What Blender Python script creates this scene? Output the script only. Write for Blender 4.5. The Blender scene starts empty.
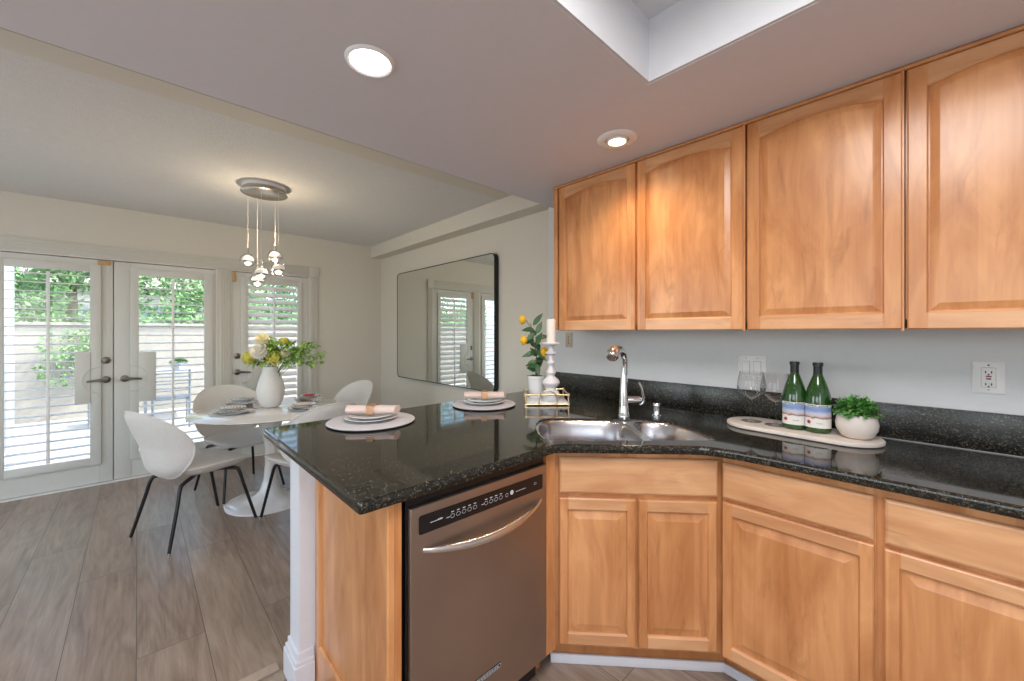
import bpy, bmesh, math, random
from mathutils import Vector, Matrix
PI = math.pi
R = math.radians
SC = bpy.context.scene
COL = SC.collection
random.seed(7)

# ------------------------------------------------------------------ camera
cam_d = bpy.data.cameras.new('camera')
cam = bpy.data.objects.new('camera', cam_d)
COL.objects.link(cam)
cam.location = (0, 0, 1.37)
cam.rotation_euler = (R(90), 0, R(136.665 - 90))
cam_d.sensor_width = 36
cam_d.lens = 396.87 / 1024 * 36
cam_d.shift_y = -0.00799
cam_d.clip_start = 0.02
SC.camera = cam

# ------------------------------------------------------------------ exposure, sky, sun, window fill
SC.view_settings.view_transform = 'Standard'
SC.view_settings.look = 'None'
SC.view_settings.gamma = 1
SC.view_settings.use_curve_mapping = False
SC.view_settings.exposure = 0.0

world = bpy.data.worlds.new('world')
SC.world = world
world.use_nodes = True
wn = world.node_tree
wn.nodes.clear()
wo = wn.nodes.new('ShaderNodeOutputWorld')
wb = wn.nodes.new('ShaderNodeBackground')
ws = wn.nodes.new('ShaderNodeTexSky')
ws.sky_type = 'NISHITA'
ws.sun_disc = False
ws.sun_elevation = R(50)
ws.sun_rotation = R(60)
ws.air_density = 1.0
ws.dust_density = 2.0
wb.inputs['Strength'].default_value = 0.62
wn.links.new(ws.outputs[0], wb.inputs[0])
wn.links.new(wb.outputs[0], wo.inputs[0])

def light(name, kind, loc, energy, color=(1, 1, 1), size=0.1, size_y=None, rot=(0, 0, 0), spot=None):
    l = bpy.data.lights.new(name, kind)
    l.energy = energy
    l.color = color
    if kind == 'AREA':
        l.size = size
        if size_y:
            l.shape = 'RECTANGLE'
            l.size_y = size_y
        else:
            l.shape = 'DISK'
    elif kind == 'SUN':
        l.angle = size
    else:
        l.shadow_soft_size = size
    if spot:
        l.spot_size, l.spot_blend = spot
    o = bpy.data.objects.new(name, l)
    COL.objects.link(o)
    o.location = loc
    o.rotation_euler = rot
    return o

def aim(o, d):
    o.rotation_euler = Vector(d).to_track_quat('-Z', 'Y').to_euler()

sun = light('sun', 'SUN', (-6, 3, 8), 5.0, (1, 0.95, 0.87), R(1.0))
aim(sun, (-0.30, -0.5, -0.82))
# area lamps added as fill inside the unseen kitchen, side and dining windows
a = light('window_fill_kitchen', 'AREA', (-0.1, -2.86, 1.55), 15, (0.93, 0.96, 1.0), 2.0, 1.3)
aim(a, (0, 1, 0))
a = light('window_fill_side', 'AREA', (1.30, -1.3, 1.5), 20, (0.93, 0.96, 1.0), 1.7, 1.3)
aim(a, (-1, 0, 0))
a = light('window_fill_dining', 'AREA', (-3.4, -2.86, 1.4), 28, (0.93, 0.97, 1.0), 2.2, 1.7)
aim(a, (0, 1, 0))

# ------------------------------------------------------------------ materials
MATS = {}
def new_mat(name):
    m = bpy.data.materials.new(name)
    m.use_nodes = True
    nt = m.node_tree
    b = nt.nodes['Principled BSDF']
    MATS[name] = m
    return m, nt, b

def rgb(c):
    return (c[0], c[1], c[2], 1)

def mapping(nt, scale=(1, 1, 1), coord='Object'):
    tc = nt.nodes.new('ShaderNodeTexCoord')
    mp = nt.nodes.new('ShaderNodeMapping')
    mp.inputs['Scale'].default_value = scale
    nt.links.new(tc.outputs[coord], mp.inputs[0])
    return mp

def noise(nt, vec, scale, detail=3, rough=0.5, dist=0.0):
    n = nt.nodes.new('ShaderNodeTexNoise')
    n.inputs['Scale'].default_value = scale
    n.inputs['Detail'].default_value = detail
    n.inputs['Roughness'].default_value = rough
    n.inputs['Distortion'].default_value = dist
    nt.links.new(vec, n.inputs['Vector'])
    return n

def ramp(nt, fac, stops):
    r = nt.nodes.new('ShaderNodeValToRGB')
    e = r.color_ramp.elements
    e[0].position, e[0].color = stops[0][0], rgb(stops[0][1])
    e[1].position, e[1].color = stops[-1][0], rgb(stops[-1][1])
    for p, c in stops[1:-1]:
        x = e.new(p)
        x.color = rgb(c)
    nt.links.new(fac, r.inputs[0])
    return r

def bump(nt, b, h, strength=0.1, dist=0.01):
    n = nt.nodes.new('ShaderNodeBump')
    n.inputs['Strength'].default_value = strength
    n.inputs['Distance'].default_value = dist
    nt.links.new(h, n.inputs['Height'])
    nt.links.new(n.outputs[0], b.inputs['Normal'])

def plain(name, c, rough=0.5, metal=0.0, var=0.03, nscale=30, bmp=0.0, bscale=200, spec=0.5, coat=0.0):
    m, nt, b = new_mat(name)
    mp = mapping(nt)
    n = noise(nt, mp.outputs[0], nscale)
    lo = tuple(max(0, x * (1 - var)) for x in c)
    hi = tuple(min(1, x * (1 + var)) for x in c)
    r = ramp(nt, n.outputs[0], [(0.3, lo), (0.7, hi)])
    nt.links.new(r.outputs[0], b.inputs['Base Color'])
    b.inputs['Roughness'].default_value = rough
    b.inputs['Metallic'].default_value = metal
    b.inputs['Specular IOR Level'].default_value = spec
    b.inputs['Coat Weight'].default_value = coat
    if bmp:
        n2 = noise(nt, mp.outputs[0], bscale, 2)
        bump(nt, b, n2.outputs[0], bmp)
    return m

def math_n(nt, op, a, b=None):
    n = nt.nodes.new('ShaderNodeMath')
    n.operation = op
    for i, v in enumerate((a, b)):
        if v is None: continue
        if isinstance(v, (int, float)): n.inputs[i].default_value = v
        else: nt.links.new(v, n.inputs[i])
    return n.outputs[0]

def mix_c(nt, fac, a, b, mode='MIX'):
    n = nt.nodes.new('ShaderNodeMix')
    n.data_type = 'RGBA'
    n.blend_type = mode
    for i, v in ((0, fac), (6, a), (7, b)):
        if isinstance(v, (int, float)): n.inputs[i].default_value = v
        elif isinstance(v, tuple): n.inputs[i].default_value = rgb(v)
        else: nt.links.new(v, n.inputs[i])
    return n.outputs[2]

def wood(name, vertical=True, dark=(0.48, 0.180, 0.057), light_=(0.75, 0.360, 0.148), stave=0.085, tonal=0.9):
    m, nt, b = new_mat(name)
    tc = nt.nodes.new('ShaderNodeTexCoord')
    oi = nt.nodes.new('ShaderNodeObjectInfo')
    add = nt.nodes.new('ShaderNodeVectorMath'); add.operation = 'ADD'
    sc = nt.nodes.new('ShaderNodeVectorMath'); sc.operation = 'SCALE'
    cmb = nt.nodes.new('ShaderNodeCombineXYZ')
    for i in range(3): nt.links.new(oi.outputs['Random'], cmb.inputs[i])
    nt.links.new(cmb.outputs[0], sc.inputs[0]); sc.inputs['Scale'].default_value = 17.3
    nt.links.new(tc.outputs['Object'], add.inputs[0]); nt.links.new(sc.outputs[0], add.inputs[1])
    sep = nt.nodes.new('ShaderNodeSeparateXYZ'); nt.links.new(add.outputs[0], sep.inputs[0])
    cross = sep.outputs['X'] if vertical else sep.outputs['Z']
    st = math_n(nt, 'FLOOR', math_n(nt, 'DIVIDE', cross, stave))
    wn_ = nt.nodes.new('ShaderNodeTexWhiteNoise'); wn_.noise_dimensions = '1D'
    nt.links.new(st, wn_.inputs['W'])
    mp = nt.nodes.new('ShaderNodeMapping')
    mp.inputs['Scale'].default_value = (6.5, 6.5, 1.5) if vertical else (1.5, 6.5, 6.5)
    nt.links.new(add.outputs[0], mp.inputs[0])
    n1 = noise(nt, mp.outputs[0], 1.6, 4, 0.55, 0.8)
    mp2 = nt.nodes.new('ShaderNodeMapping')
    mp2.inputs['Scale'].default_value = (120, 120, 4) if vertical else (4, 120, 120)
    nt.links.new(add.outputs[0], mp2.inputs[0])
    n2 = noise(nt, mp2.outputs[0], 1.0, 3, 0.6)
    f = math_n(nt, 'ADD', math_n(nt, 'MULTIPLY', n1.outputs[0], 0.86), math_n(nt, 'MULTIPLY', n2.outputs[0], 0.14))
    f = math_n(nt, 'ADD', f, math_n(nt, 'MULTIPLY', math_n(nt, 'SUBTRACT', wn_.outputs['Value'], 0.5), 0.16 * tonal))
    r = ramp(nt, f, [(0.30, dark), (0.5, tuple((x + y) / 2 for x, y in zip(dark, light_))), (0.68, light_)])
    # fine darker mineral streaks
    mp3 = nt.nodes.new('ShaderNodeMapping')
    mp3.inputs['Scale'].default_value = (14, 14, 2.5) if vertical else (2.5, 14, 14)
    nt.links.new(add.outputs[0], mp3.inputs[0])
    n3 = noise(nt, mp3.outputs[0], 1.3, 5, 0.65, 0.9)
    s = ramp(nt, n3.outputs[0], [(0.56, (0, 0, 0)), (0.72, (1, 1, 1))])
    col = mix_c(nt, math_n(nt, 'MULTIPLY', s.outputs[0], 0.45), r.outputs[0], tuple(x * 0.62 for x in dark))
    nt.links.new(col, b.inputs['Base Color'])
    b.inputs['Roughness'].default_value = 0.30
    b.inputs['Coat Weight'].default_value = 0.25
    b.inputs['Coat Roughness'].default_value = 0.18
    bump(nt, b, n2.outputs[0], 0.04, 0.002)
    return m

wood('maple_vertical')
wood('maple_horizontal', vertical=False, dark=(0.54, 0.245, 0.105), light_=(0.76, 0.42, 0.215), stave=0.3)
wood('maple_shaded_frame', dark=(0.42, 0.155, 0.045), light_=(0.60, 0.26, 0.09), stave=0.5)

def granite(name, rough):
    m, nt, b = new_mat(name)
    mp = mapping(nt)
    v = nt.nodes.new('ShaderNodeTexVoronoi'); v.inputs['Scale'].default_value = 210
    nt.links.new(mp.outputs[0], v.inputs['Vector'])
    sep = nt.nodes.new('ShaderNodeSeparateColor'); nt.links.new(v.outputs['Color'], sep.inputs[0])
    n = noise(nt, mp.outputs[0], 60, 4, 0.7)
    f = math_n(nt, 'ADD', math_n(nt, 'MULTIPLY', sep.outputs[0], 0.6), math_n(nt, 'MULTIPLY', n.outputs[0], 0.4))
    r = ramp(nt, f, [(0.0, (0.004, 0.004, 0.004)), (0.50, (0.010, 0.010, 0.008)), (0.66, (0.018, 0.016, 0.011)), (0.77, (0.060, 0.048, 0.030)), (0.87, (0.13, 0.11, 0.08))])
    v2 = nt.nodes.new('ShaderNodeTexVoronoi'); v2.inputs['Scale'].default_value = 330
    nt.links.new(mp.outputs[0], v2.inputs['Vector'])
    sep2 = nt.nodes.new('ShaderNodeSeparateColor'); nt.links.new(v2.outputs['Color'], sep2.inputs[0])
    f2 = ramp(nt, sep2.outputs[1], [(0.972, (0, 0, 0)), (0.985, (1, 1, 1))])
    c = mix_c(nt, f2.outputs[0], r.outputs[0], (0.14, 0.125, 0.09))
    nt.links.new(c, b.inputs['Base Color'])
    b.inputs['Roughness'].default_value = rough
    b.inputs['Specular IOR Level'].default_value = 0.5
granite('black_granite', 0.055)
granite('backsplash_granite', 0.24)

def floor_mat():
    m, nt, b = new_mat('oak_planks')
    mp = mapping(nt)
    mp.inputs['Location'].default_value = (0.3, 0.004, 0)
    br = nt.nodes.new('ShaderNodeTexBrick')
    br.offset = 0.37; br.offset_frequency = 2
    br.inputs['Scale'].default_value = 1.0
    br.inputs['Mortar Size'].default_value = 0.0016
    br.inputs['Mortar Smooth'].default_value = 0.3
    br.inputs['Brick Width'].default_value = 1.45
    br.inputs['Row Height'].default_value = 0.23
    br.inputs['Color1'].default_value = (0, 0, 0, 1)
    br.inputs['Color2'].default_value = (1, 1, 1, 1)
    br.inputs['Mortar'].default_value = (0.5, 0.5, 0.5, 1)
    nt.links.new(mp.outputs[0], br.inputs['Vector'])
    cmb = nt.nodes.new('ShaderNodeCombineXYZ')
    sep = nt.nodes.new('ShaderNodeSeparateColor'); nt.links.new(br.outputs['Color'], sep.inputs[0])
    k = math_n(nt, 'MULTIPLY', sep.outputs[0], 37.0)
    for i in range(3): nt.links.new(k, cmb.inputs[i])
    add = nt.nodes.new('ShaderNodeVectorMath'); add.operation = 'ADD'
    nt.links.new(mp.outputs[0], add.inputs[0]); nt.links.new(cmb.outputs[0], add.inputs[1])
    m2 = nt.nodes.new('ShaderNodeMapping'); m2.inputs['Scale'].default_value = (1.3, 9, 1)
    nt.links.new(add.outputs[0], m2.inputs[0])
    n1 = noise(nt, m2.outputs[0], 1.5, 5, 0.6, 1.2)
    m3 = nt.nodes.new('ShaderNodeMapping'); m3.inputs['Scale'].default_value = (0.8, 6.5, 1)
    nt.links.new(add.outputs[0], m3.inputs[0])
    n0 = noise(nt, m3.outputs[0], 0.9, 1, 0.4)
    rings = math_n(nt, 'SINE', math_n(nt, 'MULTIPLY', n0.outputs[0], 85.0))
    m4 = nt.nodes.new('ShaderNodeMapping'); m4.inputs['Scale'].default_value = (5, 130, 1)
    nt.links.new(add.outputs[0], m4.inputs[0])
    n2 = noise(nt, m4.outputs[0], 1.0, 3, 0.6)
    f = math_n(nt, 'ADD', math_n(nt, 'MULTIPLY', n1.outputs[0], 0.6), math_n(nt, 'MULTIPLY', n2.outputs[0], 0.3))
    f = math_n(nt, 'ADD', f, math_n(nt, 'MULTIPLY', rings, 0.028))
    f = math_n(nt, 'ADD', f, math_n(nt, 'MULTIPLY', math_n(nt, 'SUBTRACT', sep.outputs[0], 0.5), 0.10))
    r = ramp(nt, f, [(0.28, (0.20, 0.138, 0.102)), (0.45, (0.30, 0.222, 0.172)), (0.64, (0.40, 0.312, 0.248))])
    c = mix_c(nt, br.outputs['Fac'], r.outputs[0], (0.09, 0.065, 0.05))
    nt.links.new(c, b.inputs['Base Color'])
    b.inputs['Roughness'].default_value = 0.28
    bump(nt, b, n2.outputs[0], 0.06, 0.003)
floor_mat()

def steel(name, c, rough, axis, amount=0.10):
    m, nt, b = new_mat(name)
    s = [400, 400, 400]; s[axis] = 3
    mp = mapping(nt, tuple(s))
    n = noise(nt, mp.outputs[0], 1.0, 2)
    mp2 = mapping(nt, (1, 1, 1))
    n2 = noise(nt, mp2.outputs[0], 2.5, 2)
    r = ramp(nt, n2.outputs[0], [(0.3, tuple(x * 0.92 for x in c)), (0.7, tuple(min(1, x * 1.06) for x in c))])
    nt.links.new(r.outputs[0], b.inputs['Base Color'])
    b.inputs['Metallic'].default_value = 1
    rr = math_n(nt, 'ADD', math_n(nt, 'MULTIPLY', n.outputs[0], amount), rough - amount / 2)
    nt.links.new(rr, b.inputs['Roughness'])
    bump(nt, b, n.outputs[0], 0.05, 0.001)
steel('brushed_steel', (0.42, 0.36, 0.315), 0.38, 0)
steel('handle_steel', (0.78, 0.75, 0.73), 0.26, 0)
steel('sink_steel', (0.50, 0.48, 0.49), 0.25, 1)

plain('wall_paint', (0.69, 0.655, 0.58), 0.75, var=0.01, bmp=0.05, bscale=90)
plain('kitchen_wall_paint', (0.70, 0.715, 0.735), 0.7, var=0.01, bmp=0.04, bscale=90)
plain('ceiling_paint', (0.71, 0.69, 0.735), 0.8, var=0.01, bmp=0.03, bscale=60)
plain('dining_ceiling_paint', (0.72, 0.72, 0.71), 0.85, var=0.02, bmp=0.35, bscale=120)
plain('tray_paint', (0.68, 0.69, 0.72), 0.8, var=0.01)
plain('white_trim', (0.80, 0.79, 0.76), 0.42, var=0.01)
plain('casing_paint', (0.62, 0.605, 0.55), 0.45, var=0.01)
plain('door_paint', (0.67, 0.675, 0.64), 0.4, var=0.01)
plain('shutter_paint', (0.88, 0.88, 0.88), 0.4, var=0.01)
plain('column_paint', (0.80, 0.81, 0.86), 0.5, var=0.01)
plain('oak_block', (0.55, 0.33, 0.13), 0.5, var=0.1)
plain('threshold_wood', (0.45, 0.36, 0.29), 0.4, var=0.08)
plain('satin_steel', (0.72, 0.70, 0.68), 0.25, 1.0, var=0.01)
plain('dark_nickel', (0.22, 0.20, 0.18), 0.3, 1.0)
plain('chrome', (0.78, 0.78, 0.79), 0.10, 1.0)
plain('nickel_disc', (0.58, 0.54, 0.48), 0.22, 1.0)
plain('brass', (0.78, 0.60, 0.38), 0.28, 1.0)
plain('copper_band', (0.60, 0.36, 0.22), 0.5, 0.7)
plain('black_metal', (0.008, 0.008, 0.009), 0.35)
plain('black_plastic', (0.006, 0.006, 0.007), 0.25)
plain('dark_gap', (0.004, 0.004, 0.004), 0.9)
plain('panel_mark', (0.55, 0.56, 0.58), 0.5)
plain('white_gloss', (0.82, 0.81, 0.80), 0.10, var=0.005, coat=0.6)
plain('boucle', (0.80, 0.775, 0.745), 0.95, var=0.10, nscale=260, bmp=0.6, bscale=420)
plain('placemat_weave', (0.62, 0.60, 0.62), 0.9, var=0.14, nscale=260, bmp=0.5, bscale=300)
plain('dark_lip', (0.02, 0.02, 0.022), 0.9)
plain('ceramic_white', (0.80, 0.80, 0.81), 0.18, var=0.01, coat=0.4)
plain('matte_ceramic', (0.78, 0.76, 0.73), 0.55, var=0.02, bmp=0.12, bscale=80)
plain('stone_bowl', (0.70, 0.63, 0.58), 0.6, var=0.04, nscale=10)
plain('travertine', (0.72, 0.64, 0.58), 0.45, var=0.10, nscale=14)
plain('pink_linen', (0.74, 0.60, 0.55), 0.9, var=0.06, nscale=120, bmp=0.2, bscale=300)
plain('red_linen', (0.55, 0.07, 0.08), 0.9, var=0.1)
plain('candle_wax', (0.88, 0.83, 0.78), 0.5, var=0.01)
plain('turned_wood_white', (0.78, 0.76, 0.80), 0.45, var=0.03)
plain('lemon_skin', (0.90, 0.52, 0.02), 0.4, var=0.08, bmp=0.15, bscale=160)
plain('soil', (0.05, 0.06, 0.02), 0.95, var=0.4, nscale=80)
plain('stem_green', (0.10, 0.13, 0.04), 0.6, var=0.2)
plain('stem_brown', (0.14, 0.10, 0.06), 0.7, var=0.2)
plain('leaf_dark', (0.045, 0.12, 0.045), 0.4, var=0.4, nscale=25)
plain('leaf_bright', (0.13, 0.36, 0.08), 0.5, var=0.5, nscale=60)
plain('leaf_bouquet', (0.30, 0.50, 0.09), 0.5, var=0.5, nscale=40)
plain('leaf_outdoor', (0.22, 0.38, 0.16), 0.7, var=0.6, nscale=3)
plain('leaf_hill', (0.20, 0.33, 0.20), 0.8, var=0.6, nscale=2)
plain('petal_white', (0.86, 0.83, 0.74), 0.7, var=0.03)
plain('petal_cream', (0.90, 0.84, 0.58), 0.7, var=0.06)
plain('petal_lime', (0.72, 0.68, 0.13), 0.7, var=0.2, nscale=60)
plain('outlet_white', (0.83, 0.83, 0.83), 0.35, var=0.005)
plain('outlet_tan', (0.52, 0.43, 0.33), 0.4)
plain('slot_dark', (0.02, 0.02, 0.02), 0.5)
plain('button_red', (0.35, 0.02, 0.03), 0.4)
plain('screw_metal', (0.35, 0.33, 0.3), 0.35, 1.0)
plain('caulk', (0.40, 0.39, 0.38), 0.5)
plain('bottle_foil', (0.010, 0.010, 0.014), 0.32)
plain('patio_concrete', (0.60, 0.57, 0.53), 0.9, var=0.08, nscale=5)
plain('stucco', (0.40, 0.37, 0.335), 0.95, var=0.06, nscale=8, bmp=0.3, bscale=60)
plain('post_white', (0.70, 0.70, 0.74), 0.7)
plain('patio_metal', (0.22, 0.25, 0.29), 0.5, 0.3)
plain('planter_gray', (0.45, 0.45, 0.46), 0.8)
plain('roof_tile', (0.45, 0.38, 0.36), 0.9, var=0.2)

def napkin_stripe():
    m, nt, b = new_mat('striped_linen')
    mp = mapping(nt)
    w = nt.nodes.new('ShaderNodeTexWave'); w.inputs['Scale'].default_value = 22
    w.bands_direction = 'DIAGONAL'
    nt.links.new(mp.outputs[0], w.inputs['Vector'])
    r = ramp(nt, w.outputs[0], [(0.62, (0.72, 0.69, 0.64)), (0.80, (0.34, 0.33, 0.34))])
    nt.links.new(r.outputs[0], b.inputs['Base Color'])
    b.inputs['Roughness'].default_value = 0.9
napkin_stripe()

def glass_mat(name, tint=(1, 1, 1), fac=0.10, rough=0.0):
    m, nt, b = new_mat(name)
    nt.nodes.remove(b)
    out = [n for n in nt.nodes if n.type == 'OUTPUT_MATERIAL'][0]
    tr = nt.nodes.new('ShaderNodeBsdfTransparent'); tr.inputs[0].default_value = rgb(tint)
    gl = nt.nodes.new('ShaderNodeBsdfGlossy'); gl.inputs['Roughness'].default_value = rough
    fr = nt.nodes.new('ShaderNodeLayerWeight'); fr.inputs['Blend'].default_value = 0.5
    mx = nt.nodes.new('ShaderNodeMixShader')
    k = math_n(nt, 'ADD', math_n(nt, 'MULTIPLY', math_n(nt, 'POWER', fr.outputs['Facing'], 4.0), fac * 4), 0.022)
    nt.links.new(math_n(nt, 'MINIMUM', k, 0.5), mx.inputs[0])
    nt.links.new(tr.outputs[0], mx.inputs[1]); nt.links.new(gl.outputs[0], mx.inputs[2])
    nt.links.new(mx.outputs[0], out.inputs[0])
    return m
glass_mat('window_glass', (0.97, 1.0, 0.98), 0.08)
glass_mat('wine_glass', (0.975, 0.975, 0.975), 0.5)
glass_mat('globe_glass', (0.93, 0.93, 0.92), 0.6, 0.02)

def bottle_glass():
    m, nt, b = new_mat('green_glass')
    mp = mapping(nt)
    n = noise(nt, mp.outputs[0], 12)
    r = ramp(nt, n.outputs[0], [(0.3, (0.006, 0.042, 0.003)), (0.7, (0.014, 0.075, 0.006))])
    nt.links.new(r.outputs[0], b.inputs['Base Color'])
    b.inputs['Roughness'].default_value = 0.06
    b.inputs['Coat Weight'].default_value = 0.5
    b.inputs['Specular IOR Level'].default_value = 0.7
bottle_glass()

def mirror_mat():
    m, nt, b = new_mat('mirror_glass')
    b.inputs['Base Color'].default_value = (0.80, 0.83, 0.80, 1)
    b.inputs['Metallic'].default_value = 1
    b.inputs['Roughness'].default_value = 0.005
mirror_mat()

def emis(name, c, s):
    m, nt, b = new_mat(name)
    b.inputs['Base Color'].default_value = rgb(c)
    b.inputs['Emission Color'].default_value = rgb(c)
    b.inputs['Emission Strength'].default_value = s
emis('lamp_lens_cool', (1.0, 0.93, 0.93), 6)
emis('lamp_lens_warm', (1.0, 0.80, 0.58), 7)
emis('globe_led', (0.85, 0.80, 0.74), 0.30)
emis('globe_tip', (1.0, 0.92, 0.82), 1.6)

# ------------------------------------------------------------------ mesh helpers
class MB:
    def __init__(s):
        s.bm = bmesh.new()
    def v(s, p): return s.bm.verts.new(p)
    def f(s, vs):
        try: return s.bm.faces.new(vs)
        except ValueError: return None
    def box(s, x0, x1, y0, y1, z0, z1, bev=0.0, mat=None):
        b2 = bmesh.new()
        bmesh.ops.create_cube(b2, size=1)
        for v in b2.verts:
            v.co = Vector((x0 + (v.co.x + .5) * (x1 - x0), y0 + (v.co.y + .5) * (y1 - y0), z0 + (v.co.z + .5) * (z1 - z0)))
        if bev:
            bmesh.ops.bevel(b2, geom=b2.edges[:], offset=bev, segments=2, affect='EDGES', profile=0.5)
        if mat is not None:
            for v in b2.verts: v.co = mat @ v.co
        s.merge(b2)
        return s
    def merge(s, b2):
        m = {}
        for v in b2.verts: m[v] = s.bm.verts.new(v.co)
        for f in b2.faces: s.f([m[v] for v in f.verts])
        b2.free()
    def loops(s, rings, closed=True, cap0=True, cap1=True, torus=False):
        V = [[s.v(p) for p in r] for r in rings]
        n = len(V[0])
        K = len(V) if torus else len(V) - 1
        for i in range(K):
            a, b = V[i], V[(i + 1) % len(V)]
            for j in range(n if closed else n - 1):
                s.f([a[j], a[(j + 1) % n], b[(j + 1) % n], b[j]])
        if not torus:
            if cap0: s.f(list(reversed(V[0])))
            if cap1: s.f(V[-1])
        return s
    def tube(s, pts, r, n=10, closed=False, cap=True):
        pts = [Vector(p) for p in pts]
        N = len(pts)
        rr = r if isinstance(r, (list, tuple)) else [r] * N
        t0 = (pts[1] - pts[0]).normalized()
        up = Vector((0, 0, 1)) if abs(t0.z) < 0.9 else Vector((1, 0, 0))
        nrm = (up - t0 * up.dot(t0)).normalized()
        rings = []
        for i, p in enumerate(pts):
            if closed: t = (pts[(i + 1) % N] - pts[i - 1])
            elif i == 0: t = pts[1] - pts[0]
            elif i == N - 1: t = pts[-1] - pts[-2]
            else: t = pts[i + 1] - pts[i - 1]
            t.normalize()
            nrm = (nrm - t * nrm.dot(t))
            nrm = nrm.normalized() if nrm.length > 1e-6 else t.orthogonal().normalized()
            bn = t.cross(nrm)
            rings.append([p + (nrm * math.cos(a) + bn * math.sin(a)) * rr[i] for a in [2 * PI * k / n for k in range(n)]])
        s.loops(rings, torus=closed, cap0=cap, cap1=cap)
        return s
    def lathe(s, prof, c=(0, 0, 0), n=32, sx=1, sy=1, mod=None):
        c = Vector(c)
        rings = []
        for r, z in prof:
            ring = []
            for k in range(n):
                a = 2 * PI * k / n
                q = r * (mod(a, z) if mod else 1)
                ring.append(c + Vector((q * sx * math.cos(a), q * sy * math.sin(a), z)))
            rings.append(ring)
        s.loops(rings, cap0=prof[0][0] > 1e-4, cap1=prof[-1][0] > 1e-4)
        bmesh.ops.remove_doubles(s.bm, verts=s.bm.verts[:], dist=1e-6) if prof[0][0] <= 1e-4 or prof[-1][0] <= 1e-4 else None
        return s
    def sphere(s, c, r, sx=1, sy=1, sz=1, n=16, rot=None):
        b2 = bmesh.new()
        bmesh.ops.create_uvsphere(b2, u_segments=n, v_segments=max(6, n // 2), radius=r)
        for v in b2.verts:
            p = Vector((v.co.x * sx, v.co.y * sy, v.co.z * sz))
            if rot: p = rot @ p
            v.co = p + Vector(c)
        s.merge(b2)
        return s
    def build(s, name, mat, parent=None, loc=None, rot=None, smooth=True, ang=38, bevel=0, flat_z=False):
        bm = s.bm
        bmesh.ops.recalc_face_normals(bm, faces=bm.faces[:])
        for f in bm.faces: f.smooth = smooth and not (flat_z and abs(f.normal.z) > 0.9999)
        if smooth:
            for e in bm.edges:
                if len(e.link_faces) == 2 and e.calc_face_angle(0) > R(ang): e.smooth = False
        me = bpy.data.meshes.new(name)
        bm.to_mesh(me); bm.free()
        me.materials.append(MATS[mat] if isinstance(mat, str) else mat)
        o = bpy.data.objects.new(name, me)
        COL.objects.link(o)
        if parent: o.parent = parent
        if loc: o.location = loc
        if rot: o.rotation_euler = rot
        if bevel:
            b = o.modifiers.new('bevel', 'BEVEL'); b.width = bevel; b.segments = 2; b.limit_method = 'ANGLE'
        return o

def tag(o, label=None, cat=None, group=None, kind=None):
    if label: o['label'] = label
    if cat: o['category'] = cat
    if group: o['group'] = group
    if kind: o['kind'] = kind
    return o
def thing(name, loc, label, cat, rz=0, group=None):
    o = bpy.data.objects.new(name, None); COL.objects.link(o)
    o.location = loc; o.rotation_euler = (0, 0, rz)
    o.empty_display_size = 0.05
    return tag(o, label, cat, group)
def struct(o, label=None):
    o['kind'] = 'structure'
    if label: o['label'] = label
    return o
def kids(o): return [c for c in bpy.data.objects if c.parent == o]
def copy_tree(o, parent=None):
    ch = kids(o)
    c = o.copy(); COL.objects.link(c)
    if parent: c.parent = parent
    for k in ch: copy_tree(k, c)
    return c

def offset_poly(P, d):
    """inset a counter-clockwise 2D polygon by d"""
    n = len(P); out = []
    for i in range(n):
        a, b, c = Vector(P[i - 1]), Vector(P[i]), Vector(P[(i + 1) % n])
        e1 = (b - a).normalized(); e2 = (c - b).normalized()
        n1 = Vector((-e1.y, e1.x)); n2 = Vector((-e2.y, e2.x))
        m = n1 + n2
        k = 1 + n1.dot(n2)
        out.append(b + m * (d / max(k, 0.25)))
    return [(p.x, p.y) for p in out]

def round_poly(P, rads, seg=5):
    out = []; n = len(P)
    for i in range(n):
        r = rads[i] if isinstance(rads, (list, tuple)) else rads
        a, b, c = Vector(P[i - 1]), Vector(P[i]), Vector(P[(i + 1) % n])
        if r <= 0: out.append((b.x, b.y)); continue
        p0 = b + (a - b).normalized() * r; p1 = b + (c - b).normalized() * r
        for k in range(seg + 1):
            t = k / seg
            q = p0 * (1 - t) ** 2 + b * 2 * t * (1 - t) + p1 * t * t
            out.append((q.x, q.y))
    return out

def plate_with_holes(mb, outer, holes, z0, z1, r=0.0):
    """horizontal slab with holes; rounded outer edge radius r"""
    bm = mb.bm
    def ring(P, z): return [bm.verts.new((p[0], p[1], z)) for p in P]
    def bridge(a, b):
        n = len(a)
        for j in range(n): mb.f([a[j], a[(j + 1) % n], b[(j + 1) % n], b[j]])
    if r > 0:
        prof = [(r, z0), (r * .3, z0 + r * .3), (0, z0 + r), (0, z1 - r), (r * .3, z1 - r * .3), (r, z1)]
    else:
        prof = [(0, z0), (0, z1)]
    rings = [ring(offset_poly(outer, d) if d else outer, z) for d, z in prof]
    for a, b in zip(rings, rings[1:]): bridge(a, b)
    hb = [ring(h, z0) for h in holes]; ht = [ring(h, z1) for h in holes]
    for a, b in zip(hb, ht): bridge(a, b)
    for base, hs in ((rings[0], hb), (rings[-1], ht)):
        es = []
        for L in [base] + hs:
            for j in range(len(L)):
                e = bm.edges.get((L[j], L[(j + 1) % len(L)])) or bm.edges.new((L[j], L[(j + 1) % len(L)]))
                es.append(e)
        bmesh.ops.triangle_fill(bm, edges=es, use_beauty=True)
    return mb

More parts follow.
